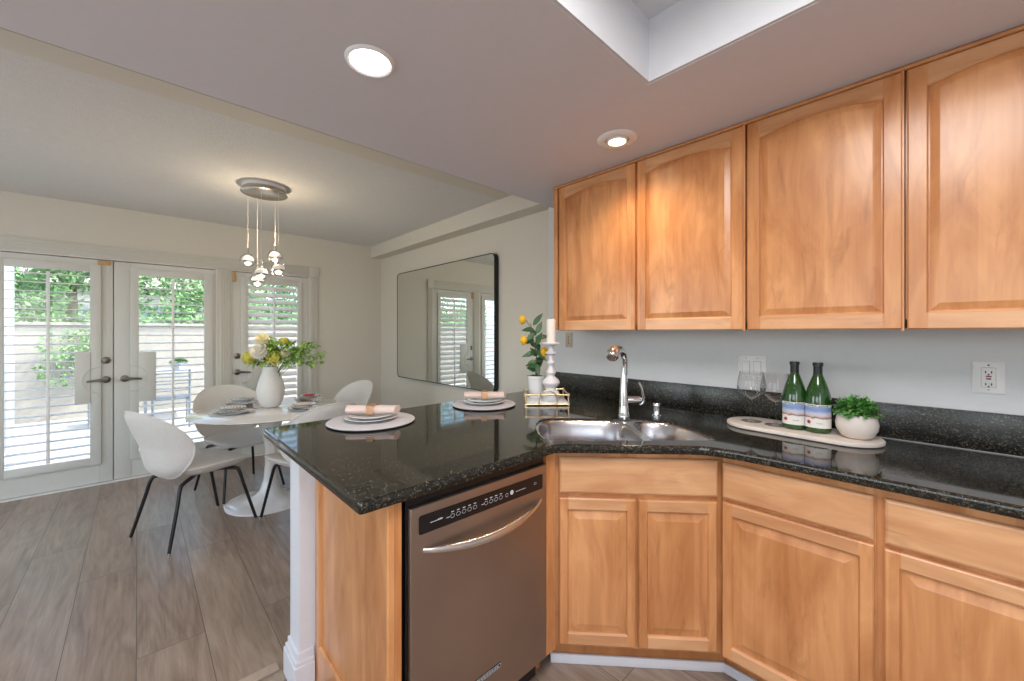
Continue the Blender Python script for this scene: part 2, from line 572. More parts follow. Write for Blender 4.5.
def raised_frame(mb, O, I, th=0.02):
    """door frame in local xz; face towards -y; O, I same count ccw loops (2D)"""
    def L(P, y): return [(p[0], y, p[1]) for p in P]
    Oi = offset_poly(O, 0.004)
    def toward(P, Q, d):
        out = []
        for p, q in zip(P, Q):
            p = Vector(p); q = Vector(q); e = q - p
            out.append(tuple(p + e.normalized() * min(d, e.length * .4)))
        return out
    Ii = toward(I, O, 0.007)
    mb.loops([L(O, 0), L(O, -th + .004), L(Oi, -th), L(Ii, -th), L(I, -th + 0.006), L(I, -0.004)], torus=True)

def arch_loops(x0, x1, z0, z1, sl, sr, rb, rt_s, rt_a, n=14):
    """outer + inner loops of a door x0..x1, z0..z1 with arched head"""
    a, b = x0 + sl, x1 - sr
    e = .0004
    I = [(a, z0 + rb), (a + e, z0 + rb), (b - e, z0 + rb), (b, z0 + rb), (b, z1 - rt_s), (b - e, z1 - rt_s)]
    O = [(x0, z0), (a, z0), (b, z0), (x1, z0), (x1, z1), (b, z1)]
    for k in range(1, n):
        t = k / n
        x = b + (a - b) * t
        h = 1 - (2 * t - 1) ** 2
        I.append((x, z1 - rt_s + (rt_s - rt_a) * h)); O.append((x, z1))
    I.append((a + e, z1 - rt_s)); O.append((a, z1))
    I.append((a, z1 - rt_s)); O.append((x0, z1))
    return O, I

def cab_door(parent, x0, x1, z0, z1, y=0.0, arch=None, rail=0.058, stile=0.05, mat='maple_vertical', flat=False, name='door', slope=0.034, st2=None):
    """raised-panel door: frame mesh with a child panel; back at y, face at y-0.02"""
    h, w = z1 - z0, x1 - x0
    hf = h
    if arch: O, I = arch_loops(0, w, 0, h, stile, st2 or stile, rail, arch[0], arch[1])
    else: O, I = arch_loops(0, w, 0, h, stile, st2 or stile, rail, rail, rail, 4)
    m = MB(); raised_frame(m, O, I)
    for f in m.bm.faces:
        c = f.calc_center_median()
        if stile < c.x < w - (st2 or stile): f.material_index = 1
    d = m.build(name, mat, parent, loc=(x0, y, z0))
    d.data.materials.append(MATS['maple_horizontal'])
    p = MB()
    def L(P, yy): return [(q[0], yy, q[1]) for q in P]
    I = [q for i_, q in enumerate(I) if (Vector(q) - Vector(I[i_ - 1])).length > .001]
    J = offset_poly(I, -0.006)
    if flat:
        p.loops([L(J, -0.003), L(J, -0.009)])
    else:
        i1 = offset_poly(I, 0.004); i2 = offset_poly(I, slope); i3 = offset_poly(I, slope + 0.003)
        p.loops([L(J, -0.003), L(J, -0.008), L(i1, -0.009), L(i2, -0.0165), L(i3, -0.0172)])
    p.build('raised_panel' if not flat else 'flat_panel', mat, d, ang=12)
    return d

def drawer_front(parent, x0, x1, z0, z1, y=0.0, mat='maple_horizontal'):
    w, h = x1 - x0, z1 - z0
    O = [(0, 0), (w, 0), (w, h), (0, h)]
    m = MB()
    def L(P, yy): return [(q[0], yy, q[1]) for q in P]
    m.loops([L(O, 0), L(O, -.013), L(offset_poly(O, .003), -.017), L(offset_poly(O, .009), -.02)])
    return m.build('drawer_front', mat, parent, loc=(x0, y, z0), ang=20)

# ------------------------------------------------------------------ room shell
WX, WY, KY = -5.157, 2.413, 2.257       # door wall, mirror wall, kitchen wall
ZD, ZK, XS = 2.514, 2.294, -1.937       # dining ceiling, kitchen ceiling, step between them
XR, YB = 1.35, -2.95                    # wall behind right shoulder, wall behind the camera

m = MB().box(WX - 0.15, XR, YB, WY + 0.1, -0.08, 0)
struct(m.build('floor', 'oak_planks'))
# door wall with two openings
m = MB()
for y0, y1, z0, z1 in ((YB, -0.96, 0, ZD), (-0.96, 0.612, 2.045, ZD), (0.612, 0.728, 0, ZD), (0.728, 1.512, 2.045, ZD), (1.512, WY + .1, 0, ZD)):
    m.box(WX - 0.14, WX, y0, y1, z0, z1)
struct(m.build('wall_left', 'wall_paint', smooth=False))
m = MB()
m.box(WX, -1.99, WY, WY + 0.1, 0, ZD)
struct(m.build('wall_back', 'wall_paint', smooth=False))
m = MB()
m.box(-1.99, XR, KY, WY + 0.1, 0, ZD)
struct(m.build('wall_kitchen', 'kitchen_wall_paint', smooth=False))
m = MB().box(XR, XR + 0.1, YB, -2.15, 0, ZD).box(XR, XR + 0.1, -.45, WY + .1, 0, ZD).box(XR, XR + 0.1, -2.15, -.45, 0, .85).box(XR, XR + 0.1, -2.15, -.45, 2.15, ZD)
struct(m.build('wall_right', 'kitchen_wall_paint', smooth=False))
# wall behind the camera, with two unseen windows added to let light in
m = MB()
for x0, x1, z0, z1 in ((WX, -4.5, 0, ZD), (-4.5, -2.3, 0, .5), (-4.5, -2.3, 2.25, ZD), (-2.3, -1.1, 0, ZD), (-1.1, .9, 0, .9), (-1.1, .9, 2.2, ZD), (.9, XR, 0, ZD)):
    m.box(x0, x1, YB - .1, YB, z0, z1)
struct(m.build('wall_front', 'wall_paint', smooth=False))
for k, (x0, x1, z0, z1) in enumerate(((-4.5, -2.3, .5, 2.25), (-1.1, .9, .9, 2.2))):
    w = bpy.data.objects.new('window_%d' % (k + 1), None); COL.objects.link(w); struct(w)
    w.location = (x0, YB, z0)
    W_, H_ = x1 - x0, z1 - z0
    f = MB()
    f.box(0, W_, -.07, -.03, 0, .05).box(0, W_, -.07, -.03, H_ - .05, H_).box(0, .05, -.07, -.03, .05, H_ - .05).box(W_ - .05, W_, -.07, -.03, .05, H_ - .05).box(W_ / 2 - .025, W_ / 2 + .025, -.07, -.03, .05, H_ - .05)
    f.build('window_frame', 'white_trim', w, smooth=False)
    MB().box(.05, W_ - .05, -.055, -.05, .05, H_ - .05).build('pane', 'window_glass', w, smooth=False)
w = bpy.data.objects.new('window_3', None); COL.objects.link(w); struct(w)  # unseen window, added so light comes in from the right
w.location = (XR, -2.15, .85)
f = MB()
f.box(.03, .07, 0, 1.7, 0, .05).box(.03, .07, 0, 1.7, 1.25, 1.3).box(.03, .07, 0, .05, .05, 1.25).box(.03, .07, 1.65, 1.7, .05, 1.25).box(.03, .07, .825, .875, .05, 1.25)
f.build('window_frame', 'white_trim', w, smooth=False)
MB().box(.05, .055, .05, 1.65, .05, 1.25).build('pane', 'window_glass', w, smooth=False)
# ceilings
m = MB().box(WX - .14, XS - 0.0, YB, WY + .1, ZD, ZD + .1)
struct(m.build('ceiling', 'dining_ceiling_paint', smooth=False))
TX, TY = -0.731, 1.386
TX1, TY0 = 0.75, -0.7
m = MB()
plate_with_holes(m, [(XS, YB), (XR, YB), (XR, WY + .1), (XS, WY + .1)], [[(TX, TY0), (TX, TY), (TX1, TY), (TX1, TY0)]], ZK, ZD + .1)
kc = struct(m.build('ceiling_kitchen', 'ceiling_paint', smooth=False))
m = MB()
t = 0.012
m.box(TX, TX + t, TY0, TY, ZK + .002, ZD + .05).box(TX + t, TX1, TY - t, TY, ZK + .002, ZD + .05)
m.box(TX1 - t, TX1, TY0, TY - t, ZK + .002, ZD + .05).box(TX + t, TX1 - t, TY0, TY0 + t, ZK + .002, ZD + .05)
struct(m.build('trim_tray', 'tray_paint', smooth=False))
m = MB().box(TX + t, TX1 - t, TY0 + t, TY - t, 2.525, 2.56)
struct(m.build('ceiling_tray', 'tray_paint', smooth=False))
fx_ = thing('tray_fill_panel', (.02, .30, 2.525), 'flat white panel added unseen in the kitchen ceiling tray for the fill lamp', 'ceiling light')
MB().box(-.40, .40, -.55, .55, -.035, -.0005, .004).build('housing', 'outlet_white', fx_)
a = light('tray_fill', 'AREA', (.02, .30, 2.486), 40, (1.0, .97, .95), .78, 1.08)  # fill lamp added out of view to light the kitchen from above
# soffit along the mirror wall
m = MB().box(WX, XS, 2.2647, WY, 2.363, ZD)
struct(m.build('trim_soffit', 'wall_paint', smooth=False))
# smooth band of drywall along the ceiling step
m = MB().box(-2.56, -2.40, YB, 2.262, ZD - .003, ZD)
struct(m.build('trim_ceiling_band', 'wall_paint', smooth=False))

# baseboards
def base_run(name, boxes, mat='white_trim'):
    m = MB()
    for b in boxes: m.box(*b)
    return struct(m.build(name, mat, bevel=0.003))
base_run('baseboard_left', [(WX, WX + .014, 1.615, WY - .001, 0, .12), (WX, WX + .014, YB, -1.06, 0, .12)])
base_run('baseboard_back', [(WX + .016, -1.99, WY - .014, WY, 0, .12)])

# pony wall carrying the peninsula
m = MB().box(-1.776, -1.657, 0.447, KY, 0, 0.898)
struct(m.build('wall_peninsula', 'column_paint', smooth=False, bevel=0.002))
m = MB()
for k, (o, z0, z1) in enumerate(((.020, 0, .105), (.015, .105, .122), (.008, .122, .148))):
    m.box(-1.776 - o, -1.657 + o, 0.447 - o, .4475 if k < 0 else 0.5, z0, z1)
    m.box(-1.776 - o, -1.776, 0.5, WY - .02, z0, z1)
struct(m.build('baseboard_peninsula', 'column_paint', smooth=False, bevel=0.003))
m = MB().box(-1.865, -1.815, YB, 0.42, 0, 0.008)
struct(m.build('trim_threshold', 'threshold_wood', bevel=0.004))

# door casings
def casing(name, y0, y1, z0, z1, flutes='v'):
    m = MB().box(WX, WX + .016, y0, y1, z0, z1, .003)
    n = 4
    for k in range(n):
        if flutes == 'v':
            c = y0 + (y1 - y0) * (k + 1) / (n + 1); m.box(WX + .014, WX + .020, c - .006, c + .006, z0 + .01, z1 - .01, .002)
        else:
            c = z0 + (z1 - z0) * (k + 1) / (n + 1); m.box(WX + .014, WX + .020, y0 + .01, y1 - .01, c - .006, c + .006, .002)
    return struct(m.build(name, 'casing_paint'))
casing('trim_1', -1.06, 1.60, 2.04, 2.155, 'h')
casing('trim_2', 0.622, 0.730, 0, 2.038)
casing('trim_3', 1.508, 1.60, 0, 2.038)
casing('trim_4', -1.05, -.955, 0, 2.038)
m = MB().box(WX + .016, WX + .030, 1.505, 1.607, 2.036, 2.158, .003)
struct(m.build('trim_5', 'casing_paint'))
# jambs and thresholds of the doors; strips behind added to block light leaks
m = MB()
for y0, y1 in ((-.96, .612), (.728, 1.512)):
    m.box(WX - .139, WX + .002, y0 + .0005, y0 + .012, .012, 2.03).box(WX - .139, WX + .002, y1 - .012, y1 - .0005, .012, 2.03).box(WX - .139, WX + .002, y0 + .0005, y1 - .0005, 2.03, 2.0445)
    m.box(WX - .139, WX + .022, y0 + .0005, y1 - .0005, 0, .012)
    m.box(WX - .075, WX - .052, y0 + .0125, y0 + .050, .0125, 2.029).box(WX - .075, WX - .052, y1 - .050, y1 - .0125, .0125, 2.029)
    m.box(WX - .075, WX - .052, y0 + .0505, y1 - .0505, 1.995, 2.0295).box(WX - .075, WX - .052, y0 + .0505, y1 - .0505, .0125, .04)
    if y0 < -.5: m.box(WX - .075, WX - .052, -.19, -.13, .0405, 1.9945)
struct(m.build('trim_jambs', 'white_trim', smooth=False))

# ------------------------------------------------------------------ french doors with shutters
def french_door(name, Y0, W, sf, lv, plate, hx, side, tilt, label, deadbolt=True, catch=None):
    """local x along +Y of the wall, -y into the room. sf = shutter frame x range, lv = louvre x range"""
    root = bpy.data.objects.new(name, None); COL.objects.link(root)
    root.location = (WX - 0.004, Y0, 0.016); root.rotation_euler = (0, 0, R(90))
    struct(root, label)
    zb, zt = 0.235, 1.89
    fb, ft = 0.165, 1.955
    H_ = 2.006
    m = MB()
    m.box(0, sf[0] + .012, 0, .045, 0, H_, .003).box(sf[1] - .012, W, 0, .045, 0, H_, .003)
    m.box(sf[0] + .012, sf[1] - .012, 0, .045, 0, fb + .012).box(sf[0] + .012, sf[1] - .012, 0, .045, ft - .012, H_)
    m.build('door_leaf', 'door_paint', root)
    MB().box(sf[0] + .012, sf[1] - .012, .030, .035, fb + .012, ft - .012).build('glass_pane', 'window_glass', root, smooth=False)
    m = MB()
    y0, y1 = -.020, -.0005
    m.box(sf[0], lv[0], y0, y1, fb, ft, .004).box(lv[1], sf[1], y0, y1, fb, ft, .004)
    m.box(lv[0] - .003, lv[1] + .003, y0, y1, fb, zb, .003).box(lv[0] - .003, lv[1] + .003, y0, y1, zt, ft, .003)
    sh = m.build('shutter_frame', 'door_paint', root)
    m = MB()
    pitch = 0.0725
    n = int((zt - zb) / pitch)
    for k in range(n):
        z = zb + (zt - zb) * (k + .5) / n
        mt = Matrix.Translation((0, .010, z)) @ Matrix.Rotation(R(tilt), 4, 'X')
        m.box(lv[0] + .001, lv[1] - .001, -.030 if tilt < 20 else -.032, .018 if tilt < 20 else .026, -.0042, .0042, .002, mat=mt)
    m.build('louvers', 'shutter_paint', sh)
    cx_ = (lv[0] + lv[1]) / 2 if name != 'door_1' else lv[0] + .235
    MB().box(cx_ - .010, cx_ + .010, -.040, -.026, zb + .01, zt - .02, .002).build('tilt_rod', 'shutter_paint', sh)
    MB().box(plate[0], plate[1], -.026, -.006, plate[2], plate[3], .002).build('lock_panel', 'door_paint', sh)
    # routed arc around the lever
    pts = []
    for k in range(21):
        a_ = PI * k / 20
        pts.append((plate[4] + side * .118 * math.sin(a_), -.026, .925 + .120 * math.cos(a_)))
    MB().tube(pts, .004, 6).build('arc_molding', 'door_paint', sh)
    def hardware(z, lever):
        m = MB()
        def disc(r, ya, yb):
            rings = []
            for y, q in ((ya, r), (yb + .003, r), (yb, r * .85)):
                rings.append([(hx + q * math.cos(t_), y, z + q * math.sin(t_)) for t_ in [2 * PI * k / 20 for k in range(20)]])
            m.loops(rings)
        disc(.031, -.0005, -.016)
        if lever:
            m.tube([(hx, -.014, z), (hx, -.050, z)], .011, 10)
            m.tube([(hx - side * .012, -.050, z), (hx + side * .03, -.052, z), (hx + side * .075, -.050, z - .003), (hx + side * .118, -.046, z - .008)], [.011, .012, .010, .008], 10)
            m.build('lever_handle', 'dark_nickel', root)
        else:
            m.box(hx - .005, hx + .005, -.032, -.012, z - .017, z + .017, .002)
            m.build('deadbolt', 'dark_nickel', root)
    hardware(.925, True)
    if deadbolt: hardware(1.10, False)
    if catch:
        MB().box(catch[0], catch[1], -.02, -.0008, catch[2], catch[3], .002).build('door_catch', 'oak_block', root)
    return root
french_door('door_1', -.920, .757, (.065, .682), (.135, .612), (.520, .614, .726, 1.180, .682), .712, -1, 4,
            'left leaf of the glazed double doors, with a deadbolt above its lever', True, (.66, .745, 1.965, 2.0))
french_door('door_2', -.157, .757, (.107, .730), (.167, .655), (.165, .288, .70, 1.165, .107), .070, 1, 4,
            'right leaf of the glazed double doors, lever only', False)
french_door('door_3', .741, .758, (.071, .684), (.143, .630), (.141, .27, .70, 1.165, .071), .040, 1, 50,
            'single glazed door right of the double doors with tilted louvers', True, (.0, .028, 1.90, 2.0))

# ------------------------------------------------------------------ mirror
mir = thing('wall_mirror', (-2.735, 2.413, 0.815), 'large wide mirror with rounded corners and thin black frame on the dining wall', 'mirror')
mw, mh = -1.868, 1.285
P = round_poly([(mw, 0), (0, 0), (0, mh), (mw, mh)], .062, 8)
def L3(P, y): return [(q[0], y, q[1]) for q in P]
m = MB()
Pi = offset_poly(P, .008)
m.loops([L3(P, -.001), L3(P, -.048), L3(offset_poly(P, .001), -.050), L3(Pi, -.050), L3(Pi, -.044), L3(Pi, -.001)], torus=True)
m.build('frame', 'black_metal', mir)
MB().loops([L3(offset_poly(P, .0082), -.038), L3(offset_poly(P, .0082), -.047)]).build('mirror_glass', 'mirror_glass', mir, smooth=False)

# ------------------------------------------------------------------ recessed lights and pendant
def can_light(name, x, y, r_trim, r_lens, lens_mat, label, energy, color, spot=True, gimbal=False):
    t_ = thing(name, (x, y, ZK), label, 'ceiling light')
    if gimbal:
        MB().lathe([(r_lens, .004), (r_lens + .004, -.010), (r_trim * .80, -.013), (r_trim - .004, -.006), (r_trim, -.0008), (r_lens, -.0008)], n=40).build('trim_ring', 'outlet_white', t_)
        MB().lathe([(0.0, -.0035), (r_lens - .012, -.0035), (r_lens - .012, -.0012), (0.0, -.0012)], n=32).build('lamp', lens_mat, t_)
        MB().lathe([(r_lens - .011, -.001), (r_lens - .011, -.016), (r_lens - .003, -.018), (r_lens - .001, -.001)], n=32).build('gimbal_ring', 'outlet_white', t_)
    else:
        MB().lathe([(r_lens, -.0008), (r_lens, -.006), (r_lens + .006, -.010), (r_trim - .003, -.006), (r_trim, -.0008)], n=40).build('trim_ring', 'outlet_white', t_)
        MB().lathe([(0.0, -.007), (r_lens - .002, -.005), (r_lens - .001, -.001), (0.0, -.001)], n=40).build('lens', lens_mat, t_)
    l = light('can_lamp', 'SPOT', (x, y, ZK - .03), energy, color, .05, spot=(R(140), .9))
    return t_
can_light('recessed_light', -1.315, .576, .082, .066, 'lamp_lens_cool', 'bright white recessed disc light in the ceiling above the peninsula', 16, (1, .93, .90))
can_light('recessed_light', -1.035, 1.667, .094, .052, 'lamp_lens_warm', 'small warm gimbal downlight in the ceiling beside the wall cabinets', 20, (1, .76, .50), gimbal=True)

pd = thing('pendant_light', (-3.60, .725, ZD), 'cluster pendant of five clear glass globes on cords under a round nickel plate', 'pendant light')
MB().lathe([(.150, -.0005), (.150, -.026), (.146, -.028), (.0, -.028)], n=40).build('ceiling_mount', 'matte_ceramic', pd)
MB().lathe([(0, -.050), (.156, -.050), (.160, -.053), (.160, -.058), (.156, -.061), (0, -.061)], n=48).build('canopy_disc', 'nickel_disc', pd)
MB().tube([(0, 0, -.027), (0, 0, -.051)], .03, 12).build('spacer', 'dark_gap', pd)
globes = [(-3.771, .644, 1.947), (-3.672, .815, 1.985), (-3.540, .692, 1.826), (-3.466, .792, 1.858), (-3.768, .709, 1.79)]
for gx, gy, gz in globes:
    x, y, z = gx + 3.60, gy - .725, gz - ZD
    m = MB().tube([(x, y, -.060), (x, y, z + .085)], .0012, 6)
    c_ = m.build('cord', 'matte_ceramic', pd)
    MB().tube([(x, y, z + .055), (x, y, z + .10)], .006, 10).build('cord_grip', 'chrome', c_)
    g = MB().sphere((x, y, z), .056, n=28).build('glass_globe', 'globe_glass', c_)
    MB().lathe([(0, -.004), (.047, -.004), (.048, -.008), (.044, -.014), (.036, -.018), (.028, -.020), (0, -.020)], (x, y, z), n=24).build('reflector_cap', 'chrome', c_)
    MB().lathe([(0, .040), (.014, .038), (.030, .029), (.041, .012), (.043, -.003), (0, -.003)], (x, y, z), n=24).build('led_diffuser', 'globe_led', c_)
    MB().lathe([(0, -.021), (.026, -.021), (.020, -.032), (.010, -.038), (0, -.040)], (x, y, z), n=24).build('lower_lens', 'globe_tip', c_)
    light('globe_lamp', 'POINT', (gx, gy, gz - .050), 1.3, (1, .80, .56), .008)
light('globe_uplight', 'POINT', (-3.60, .725, 2.12), 7.0, (1, .78, .52), .02)

# ------------------------------------------------------------------ wall cabinets
def upper(x0, x1, doors, label, left_end=False):
    c = thing('wall_cabinet', (x0, 1.945, 1.385), label, 'cabinet')
    W_ = x1 - x0
    m = MB()
    m.box(0, W_, .02, .309, .02, .893).box(0, .018, .02, .309, 0, .02).box(W_ - .018, W_, .02, .309, 0, .02).box(.018, W_ - .018, .29, .309, 0, .02)
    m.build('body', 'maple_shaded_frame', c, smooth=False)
    m = MB()
    fx = [0] + [0.5 * (a[1] + b[0]) - x0 for a, b in zip(doors, doors[1:])] + [W_]
    m.box(.001, W_ - .001, 0, .0195, .84, .893).box(.001, W_ - .001, 0, .0195, 0, .03)
    for k, fxx in enumerate(fx):
        w0 = .03
        a_ = max(.001, fxx - w0); b_ = min(W_ - .001, fxx + w0)
        m.box(a_, b_, 0, .0195, -.0, .84)
    m.box(W_ - .009, W_ - .0005, -.016, 0, -.010, .893, .001)
    if left_end:
        m.box(0, .030, -.012, 0, 0, .893, .002)
    m.build('face_frame', 'maple_vertical', c, smooth=False)
    for a_, b_ in doors:
        cab_door(c, a_ - x0, b_ - x0, -.004, .888, y=-.0005, arch=(.076, .046), rail=.06, stile=.05, slope=.024)
    # small rounded moulding against the ceiling
    m = MB()
    m.tube([(0, -.012, .899), (W_, -.012, .899)], .009, 10)
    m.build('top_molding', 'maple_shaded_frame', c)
    return c
upper(-1.66, -.5615, [(-1.612, -1.088), (-1.075, -.569)], 'double-door maple wall cabinet at the left end of the row, nearest the mirror', True)
upper(-.5605, -.0665, [(-.553, -.072)], 'single-door maple wall cabinet in the middle of the row, above the wine bottles')
upper(-.0655, .455, [(-.060, .445)], 'maple wall cabinet at the right end of the row, cut by the picture edge')

# ------------------------------------------------------------------ base cabinets
def base_cab(loc, rz, W_, label, doors, drawers, stiles, depth=.58, back=True, toe=.07, toe_x=(0, 0), strip=True):
    c = thing('base_cabinet', loc, label, 'cabinet', rz)
    m = MB()
    m.box(0, W_, 0, .019, .868, .899).box(0, W_, 0, .019, .105, .13).box(0, W_, 0, .019, .70, .745)
    for a_, b_ in stiles: m.box(a_, b_, 0.0002, .0192, .105, .899)
    m.build('face_frame', 'maple_vertical', c, smooth=False)
    if back:
        m = MB().box(.001, .018, .02, depth, .105, .896).box(W_ - .018, W_ - .001, .02, depth, .105, .896).box(.018, W_ - .018, .02, depth, .105, .12).box(.018, W_ - .018, depth - .006, depth, .12, .896)
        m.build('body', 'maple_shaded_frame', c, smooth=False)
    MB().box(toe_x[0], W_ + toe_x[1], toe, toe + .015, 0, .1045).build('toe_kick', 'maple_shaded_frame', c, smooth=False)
    MB().box(toe_x[0], W_ + toe_x[1], toe - .012, toe - .0005, 0, .038, .003).build('base_strip', 'column_paint', c)
    for a_, b_, z0, z1 in doors: cab_door(c, a_, b_, z0, z1, y=-.0005, stile=.036, rail=.05, slope=.03)
    for a_, b_, z0, z1 in drawers: drawer_front(c, a_, b_, z0, z1, y=-.0005)
    return c
# right-hand run, faces towards -Y
base_cab((-.560, 1.657, 0), 0, .4415, 'maple base cabinet with one drawer and door right of the corner sink',
         [(.003, .437, .123, .717)], [(.003, .437, .732, .868)], [(0, .02), (.4215, .4415)], toe_x=(-.016, 0))
base_cab((-.118, 1.657, 0), 0, .60, 'maple base cabinet with drawer and door at the right edge of the picture',
         [(.018, .585, .123, .717)], [(.018, .585, .732, .868)], [(0, .03), (.57, .60)])
# corner sink cabinet
ang = math.atan2(1.646 - 1.223, -.567 + 1.026)
nx, ny = math.sin(ang), -math.cos(ang)
sc_ = base_cab((-1.026 - nx * .0215 - .0, 1.223 - ny * .0215, 0), ang, .624,
         'maple sink cabinet set across the corner, with a false drawer over two doors',
         [(.004, .304, .123, .708), (.315, .616, .123, .708)], [(.004, .620, .727, .871)], [(-.012, .03), (.29, .33), (.600, .650)], back=False, toe=.048, toe_x=(-.03, .05))

# peninsula cabinet: frame around the dishwasher and panelled end
pc = thing('peninsula_cabinet', (-1.035, .504, 0), 'maple peninsula end with recessed side panel left of the dishwasher', 'cabinet', R(90))
m = MB().box(.0196, .042, 0, .60, .0, .898)
m.build('stile', 'maple_vertical', pc, smooth=False, bevel=.0015)
m = MB().box(.657, .710, 0, .02, .105, .899)
m.build('filler_stile', 'maple_vertical', pc, smooth=False)
MB().box(.657, .695, .07, .085, 0, .1045).build('toe_kick', 'maple_shaded_frame', pc, smooth=False)
# end panel (faces -Y): local x' along +X
ep = bpy.data.objects.new('end_panel', None)
m = MB()
O, I = arch_loops(0, .618, 0, .897, .046, .112, .17, .05, .05, 4)
raised_frame(m, O, I)
e_ = m.build('end_panel_frame', 'maple_vertical', pc, loc=(.0192, .6185, 0), rot=(0, 0, R(-90)))
m = MB()
I = [q for i_, q in enumerate(I) if (Vector(q) - Vector(I[i_ - 1])).length > .001]
J = offset_poly(I, -.006)
m.loops([L3(J, -.003), L3(J, -.008)])
m.build('flat_panel', 'maple_vertical', e_)
bpy.data.objects.remove(ep)

# ------------------------------------------------------------------ dishwasher
dw = thing('dishwasher', (-1.030, .5545, 0), 'stainless steel dishwasher with black control strip and bowed bar handle', 'dishwasher', R(90))
W_ = .601
MB().box(.006, W_ - .006, .012, .56, .10, .885).build('tub', 'black_plastic', dw, smooth=False)
MB().box(.008, W_ - .008, .05, .06, .012, .0995).build('toe_panel', 'black_plastic', dw, smooth=False)
O = round_poly([(.013, .112), (W_ - .003, .112), (W_ - .003, .862), (.013, .862)], .004, 3)
MB().loops([L3(O, .011), L3(O, -.001), L3(offset_poly(O, .003), -.005)]).build('door', 'brushed_steel', dw)
# control strip
O = round_poly([(.040, .779), (.572, .774), (.572, .829), (.040, .834)], .008, 4)
cp = MB().loops([L3(O, -.0045), L3(O, -.0068)]).build('control_strip', 'black_plastic', dw)
m = MB()
def mark(x, z, w, h): m.box(x, x + w, -.0074, -.0066, z, z + h)
def ring_mark(x, z, rx, rz):
    pts = [(x + rx * math.cos(t_), -.0071, z + rz * math.sin(t_)) for t_ in [2 * PI * k / 16 for k in range(16)]]
    m.tube(pts, .0005, 4, closed=True)
mark(.134, .800, .012, .0016)
for k in range(5):
    ring_mark(.157 + k * .022, .801, .0075, .006); mark(.152 + k * .022, .8125, .010, .0022)
m.build('cycle_buttons', 'panel_mark', cp, smooth=False)
m = MB()
for k in range(4):
    ring_mark(.292 + k * .022, .800, .0075, .006); mark(.287 + k * .022, .8115, .010, .0022)
ring_mark(.386, .800, .006, .006)
mark(.272, .799, .012, .0016)
m.tube([(.410, -.0068, .803), (.410, -.0076, .803)], .008, 16)
for k, w in enumerate((.006, .004, .005, .003, .006, .005, .004)): mark(.430 + k * .0075, .799 + (k % 2) * .0006, w, .0022)
m.build('option_buttons', 'panel_mark', cp, smooth=False)
m = MB()
for k, w in enumerate((.006, .004, .005, .006)): mark(.078 + k * .0062, .804, w * .9, .0024)
for k, w in enumerate((.005, .006, .004)): mark(.104 + k * .006, .804, w * .95, .0042)
m.build('printed_name', 'panel_mark', cp, smooth=False)
m = MB()
ring_mark(.530, .803, .006, .004)
m.build('indicator', 'panel_mark', cp, smooth=False)
# handle
pts, rad = [], []
for k in range(25):
    t_ = k / 24
    h = math.sin(PI * t_) ** .8
    pts.append((.052 + .508 * t_, -.006 - .040 * h, .733 - .026 * (1 - (2 * t_ - 1) ** 2)))
    rad.append(.0065 + .009 * h)
hb = MB().tube(pts, rad, 14)
for v in hb.bm.verts: v.co.z = .72 + (v.co.z - .72) * 1.0
hb.build('handle', 'satin_steel', dw)
m = MB().box(.235, .36, -.0065, -.0045, .214, .232, .002)
bd = m.build('badge', 'black_plastic', dw)
m = MB()
pts = round_poly([(.238, .2165), (.357, .2165), (.357, .2295), (.238, .2295)], .003, 3)
m.tube([(p[0], -.0066, p[1]) for p in pts], .0007, 4, closed=True)
for k in range(9): m.box(.247 + k * .0115, .2545 + k * .0115, -.0070, -.0062, .2205, .2255)
m.build('badge_lettering', 'panel_mark', bd, smooth=False)

# ------------------------------------------------------------------ countertop, sink, backsplash
FX, FY = -.72735, .68626
def LD(l, d): return (d * FX + l * FY, d * FY - l * FX)   # (lateral, depth) -> world XY along the corner diagonal
hole = [(.168, 1.592), (.13, 1.63), (.112, 1.70), (.108, 1.80), (.116, 1.90), (.140, 1.97), (.185, 2.005), (.30, 2.01), (.45, 2.00), (.60, 1.985), (.70, 1.965),
        (.765, 1.935), (.800, 1.88), (.825, 1.78), (.842, 1.68), (.845, 1.63), (.83, 1.605), (.79, 1.598), (.60, 1.594), (.35, 1.592)]
hole_w = [LD(*p) for p in hole]
# orientation: make counter-clockwise
def area(P): return sum(P[i - 1][0] * P[i][1] - P[i][0] * P[i - 1][1] for i in range(len(P))) / 2
if area(hole_w) < 0: hole_w.reverse()
top = [(-2.085, .41), (-1.0, .41), (-1.0, 1.17), (-.985, 1.195), (-.640, 1.530), (-.60, 1.562), (-.555, 1.580), (-.49, 1.592), (-.40, 1.600), (-.2, 1.604), (.5, 1.604), (.5, KY - .001), (-1.989, KY - .001), (-1.989, WY - .001), (-2.085, WY - .001)]
top = round_poly(top, [.03, .014] + [0] * (len(top) - 2), 4)
m = MB()
plate_with_holes(m, top, [list(hole_w)], .900, .935, .009)
ct = m.build('countertop', 'black_granite', ang=30, flat_z=True)
tag(ct, 'polished black granite countertop running over the peninsula, corner sink and right-hand cabinets', 'countertop')
bs = thing('backsplash', (-1.975, KY, .9355), 'low black granite backsplash strip standing against the kitchen wall', 'backsplash')
MB().box(0, 2.475, -.021, -.001, 0, .1435, .002).build('strip', 'backsplash_granite', bs)
MB().box(1.55, 2.475, -.0245, -.0215, 0, .0028).build('caulk_line', 'caulk', bs, smooth=False)

